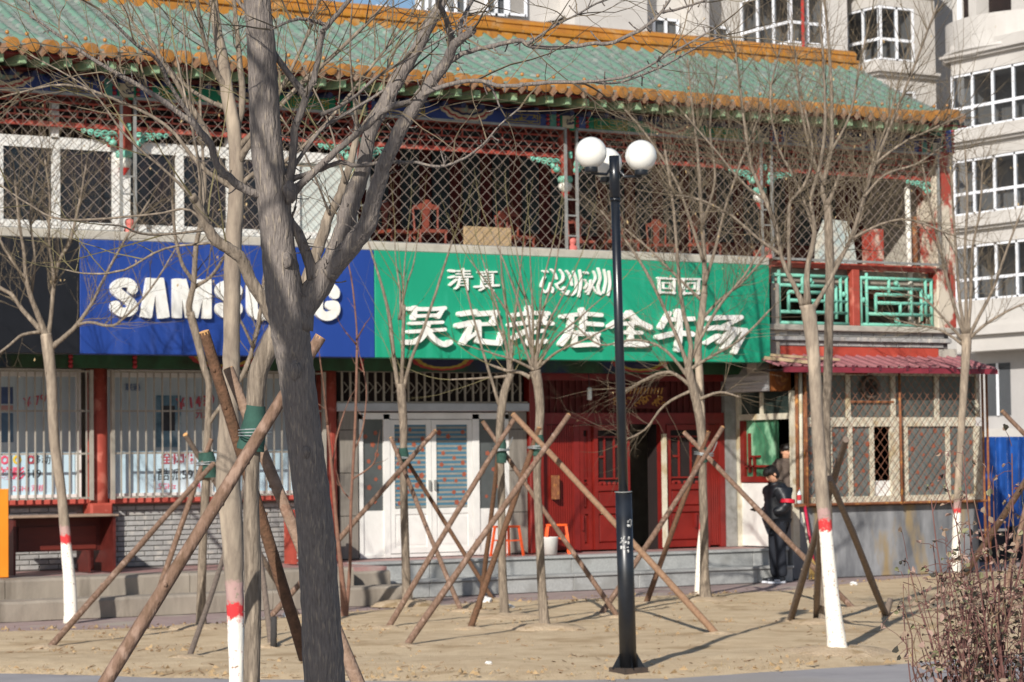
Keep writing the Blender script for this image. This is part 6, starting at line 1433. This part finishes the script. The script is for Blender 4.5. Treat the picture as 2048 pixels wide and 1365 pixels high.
support('grey weathered stakes around the largest whitewashed tree', [(1582,1246,1690,876,20,None,dT10 + .2,None),(1776,1236,1655,955,19,None,dT10 + .3,None),(1635,1246,1640,960,18,None,dT10 + .5,None)], None, m=polegrey)
support('stakes entering at the photo edge in front of the blue hoarding', [(1920,1163,2085,905,19,None,dz(1990,1180),None),(2010,1182,2080,890,16,None,dz(1990,1180) + .3,None),(2150,975,2000,818,15,dz(1990,1180),dz(1990,1180),None)], None)
# stub of wood by the stakes
tag(MB().tube([onZ(1768, 1238), onZ(1768, 1238) + Vector((.10, .0, .22))], [.05, .03], 8, wob=.2).build('wood_stub', polegrey, smooth=True, origin=onZ(1768, 1238)), 'short broken stub of wood at the foot of a grey stake', 'wood')
tag(MB().tube([onZ(547, 1302), onZ(547, 1302) + Vector((.01, .0, .33))], [.035, .03], 8, wob=.1).build('wood_stub', mat('dark_post', '#3f3d3c', '#33302f', scale=12, rough=.9), smooth=True, origin=onZ(547, 1302)), 'short dark post stump beside the whitewashed near trunk', 'wood')

# ------------------------------------------------------------------ rose bush with dry leaves, bottom right corner
bd = 9.2; rng = random.Random(77); bb = atd(1995, 1700, bd); bush = empty('rose_bush', (bb.x, bb.y, 0), 'bush of red stems with withered brown leaves in the corner', 'bush')
stm = mat('red_stem', '#74504a', '#5e3f3a', scale=14, rough=.8, c3='#7d6a50', s3=6)
leafm = [mat('dry_leaf', '#9b8674', '#7f6c5c', scale=9, rough=.9), mat('green_dry_leaf', '#8a8666', '#6f7050', scale=9, rough=.8), mat('dark_leaf', '#3d3a30', '#2f2d26', scale=9, rough=.8), mat('pink_dry_leaf', '#a08578', '#876e64', scale=9, rough=.9)]
stems = MB(); lf = MB(); ends = []
def addleaf(p, d, s):
    d = d.normalized(); u = d.orthogonal().normalized(); u = Matrix.Rotation(rng.uniform(0, 6.28), 3, d) @ u; nrm = d.cross(u); lf.cur = rng.choices([0, 1, 2, 3], [4, 2, 2, 3])[0]
    c = rng.uniform(.1, .5) * s
    lf.add([p, p + d * s * .4 + u * s * .34 + nrm * c, p + d * s * .8 + u * s * .25 + nrm * c * .9, p + d * s * 1.1, p + d * s * .8 - u * s * .25 + nrm * c * .9, p + d * s * .4 - u * s * .34 + nrm * c, p + d * s * .5 - nrm * c * .2], [(0, 6, 1), (1, 6, 2), (2, 6, 3), (3, 6, 4), (4, 6, 5), (5, 6, 0)])
def cane(tx, ty, w0, dd, dens):
    a = Vector((bb.x, bb.y, 0)) + RGT * rng.uniform(-.18, .22) + F0 * rng.uniform(-.2, .2); a.z = .0; b = atd(tx, ty, bd + dd); n = 9
    ctrl = a.lerp(b, .5) + Z * .12 + RGT * rng.uniform(-.05, .05); pts = []
    for i in range(n + 1):
        t = i / n; pts.append(a * (1 - t) ** 2 + ctrl * 2 * t * (1 - t) + b * t * t + Vector((rng.gauss(0, 1), rng.gauss(0, 1), rng.gauss(0, .6))) * .008)
    r0 = w0 / 2 * bd / FPX; stems.tube(pts, [r0 * (1.2 - .85 * i / n) for i in range(n + 1)], 6, cap=False)
    for i in range(3, n + 1):
        for k in range(dens):
            if rng.random() < .8:
                dv = (Vector((rng.gauss(0, 1), rng.gauss(0, 1), rng.gauss(.2, .8)))).normalized(); q0 = pts[i] + (pts[i] - pts[i-1]) * rng.uniform(-.5, .3); L_ = rng.uniform(.03, .11); q1 = q0 + dv * L_; stems.tube([q0, q0.lerp(q1, .5) + Z * .008, q1], [.0018, .0014, .001], 3, cap=False)
                for z_ in range(rng.randint(1, 2)): addleaf(q1, (dv + Z * rng.uniform(-1.1, .2)), rng.uniform(.013, .030))
                if rng.random() < .15: stems.sphere(q1, .006, 6, 4)
for tx, ty, w0 in ((1820,1135,9),(1850,1210,7),(1870,1000,7),(1895,960,6),(1925,905,7),(1950,1000,8),(1975,1060,9),(1990,960,7),(2015,1010,9),(2030,905,8),(2045,1050,9),(1900,1120,8),(1935,1160,8),(1960,1130,7),(1880,1180,6),(1925,1060,6),(2000,1120,8),(2040,1150,8),(1835,1260,6),(1900,1250,7),(1950,1230,7),(2010,1200,7),(2060,1120,8),(2080,1000,8),(1800,1170,5),(1870,1090,6),(1985,1180,7),(2070,1200,7)):
    cane(tx, ty, w0, rng.uniform(-.35, .35), 4 if ty > 1100 else 3)
    if ty > 1050: cane(tx + rng.uniform(-30, 30), ty + rng.uniform(20, 120), w0 * .7, rng.uniform(-.35, .35), 3)
for k in range(34):
    cane(rng.uniform(1890, 2095), rng.uniform(1110, 1350), rng.uniform(2.5, 5), rng.uniform(-.4, .4), 5)
stems.build('stems', stm, bush, smooth=True, origin=(bb.x, bb.y, 0))
tag(lf.build('leaves', leafm, bush, origin=(bb.x, bb.y, 0)), kind='stuff')

# dug soil heaped round the trunks and stake feet
ds = MB(); rng = random.Random(31)
for px, py, r_ in [(402,1262,.45),(812,1212,.45),(1010,1240,.5),(1088,1262,.5),(1411,1206,.45),(1677,1310,.55),(1648,1252,.4),(1911,1155,.35)] + [(x, y, .2) for x, y in ((92,1302),(288,1268),(600,1240),(372,1322),(540,1300),(927,1228),(990,1206),(770,1262),(958,1228),(1240,1240),(810,1300),(938,1264),(1440,1275),(1200,1235),(1290,1212),(1714,1222),(1582,1246),(1776,1236),(1635,1246))]:
    c = onZ(px, py); N = 18; base_ = len(ds.v); ph = rng.uniform(0, 9)
    for i, (k_, h_) in enumerate(((1, -.01), (.8, .035), (.5, .055), (.22, .065), (.0, .06))):
        for j in range(N):
            a = 2 * math.pi * j / N; rr_ = r_ * k_ * (1 + .35 * noise.noise(Vector((math.cos(a) * 1.3 + ph, math.sin(a) * 1.3, k_)))); p_ = c + Vector((rr_ * math.cos(a), rr_ * math.sin(a), 0)); ds.v.append((p_.x, p_.y, .012 + h_ * (1 if r_ > .3 else .7) + (.02 * noise.noise(p_ * 9) if i else 0)))
    for i in range(4):
        for j in range(N): q_ = base_ + i * N + j; w_ = base_ + i * N + (j + 1) % N; ds.f.append([q_, w_, w_ + N, q_ + N]); ds.m.append(0)
tag(ds.build('dug_soil', mat('dug_soil', '#c2ad90', '#ad967a', scale=9, rough=1, bump=.02, bscale=40, c3='#97805f', s3=4), smooth=True), 'low heaps of dug soil round the trunks and stakes', kind='stuff')
# ------------------------------------------------------------------ litter, clods and twigs on the dirt
paper = mat('white_litter', '#e2e2e0', '#cfcfcc', scale=20, rough=.8)
for (px, py, s, lbl) in ((968,1208,.10,'crumpled white paper lying at the foot of the leaning lopped tree'),(1020,1221,.06,'tiny scrap of white paper right of the leaning lopped tree'),(575,1240,.07,'white scrap lying behind the dark near trunk'),(1708,1175,.06,'white scrap lying between the grey stakes and the shed'),(1690,1150,.06,'white scrap against the shed base'),(978,1337,.035,'small white crumb on the bare dirt left of the lamp')):
    c = onZ(px, py) + Vector((0, 0, .045)); mb = MB(); mb.sphere((0, 0, 0), s, 9, 6, sz=.5); r_ = random.Random(px)
    for i, v in enumerate(mb.v): k = r_.uniform(.6, 1.25); mb.v[i] = (v[0] * k + c.x, v[1] * k + c.y, v[2] * k + c.z)
    tag(mb.build('paper_scrap', paper, origin=c), lbl, 'litter')
gr_ = MB(); rng = random.Random(12)
for k in range(16000):
    x = rng.uniform(-60, 2120); t = rng.random() ** 1.0; c = onZ(x, lerpc(FRONT, x)).lerp(onZ(x, lerpc(BACK, x)), t)
    if noise.noise(c * .8) + .5 * noise.noise(c * 2.7) < -.12: continue
    c.z = .012 + .022 * noise.noise(c * .7); a = rng.uniform(0, 6.28); l = rng.uniform(.02, .06); gr_.cur = rng.randrange(2)
    u = Vector((math.cos(a), math.sin(a), 0)); w_ = Vector((-u.y, u.x, 0)) * .004; gr_.add([c - w_, c + w_, c + u * l + Z * rng.uniform(.004, .028)], [(0, 1, 2)])
tag(gr_.build('dry_grass', [mat('dry_grass_blade', '#bda77c', '#a58d62', scale=9, rough=1), mat('brown_grass_blade', '#92794f', '#7d6540', scale=9, rough=1)]), 'short dry grass blades lying over the dirt', kind='stuff')
cl = MB(); rng = random.Random(5); cm = [mat('soil_clod', '#a88f6c', '#927a5a', scale=20, rough=1), mat('dead_leaf_litter', '#8a6a48', '#6f5236', scale=20, rough=1)]
for k in range(3200):
    x = rng.uniform(-60, 2100); t = rng.random(); c = onZ(x, lerpc(FRONT, x)).lerp(onZ(x, lerpc(BACK, x)), t); cl.cur = 0 if rng.random() < .6 else 1; c.z = .02 + .035 * noise.noise(c * .9)
    if cl.cur == 0: s = rng.uniform(.008, .028); cl.add([c + Vector((rng.gauss(0, s), rng.gauss(0, s), -.01)) for q in range(3)] + [c + Vector((0, 0, s))], [(0, 1, 3), (1, 2, 3), (2, 0, 3)])
    elif rng.random() < .5:
        s = rng.uniform(.015, .04); a = rng.uniform(0, 6.28); u = Vector((math.cos(a), math.sin(a), .3)) * s; v = Vector((-math.sin(a), math.cos(a), .2)) * s * .5; c.z += .012; cl.add([c - u, c + v, c + u, c - v], [(0, 1, 2, 3)])
    else: a = rng.uniform(0, 6.28); l = rng.uniform(.02, .12); cl.tube([c, c + Vector((math.cos(a) * l, math.sin(a) * l, rng.uniform(0, .03)))], [.004, .003], 3, cap=False)
tag(cl.build('soil_debris', cm), 'clods, dead leaves and twig bits scattered over the dirt', kind='stuff')
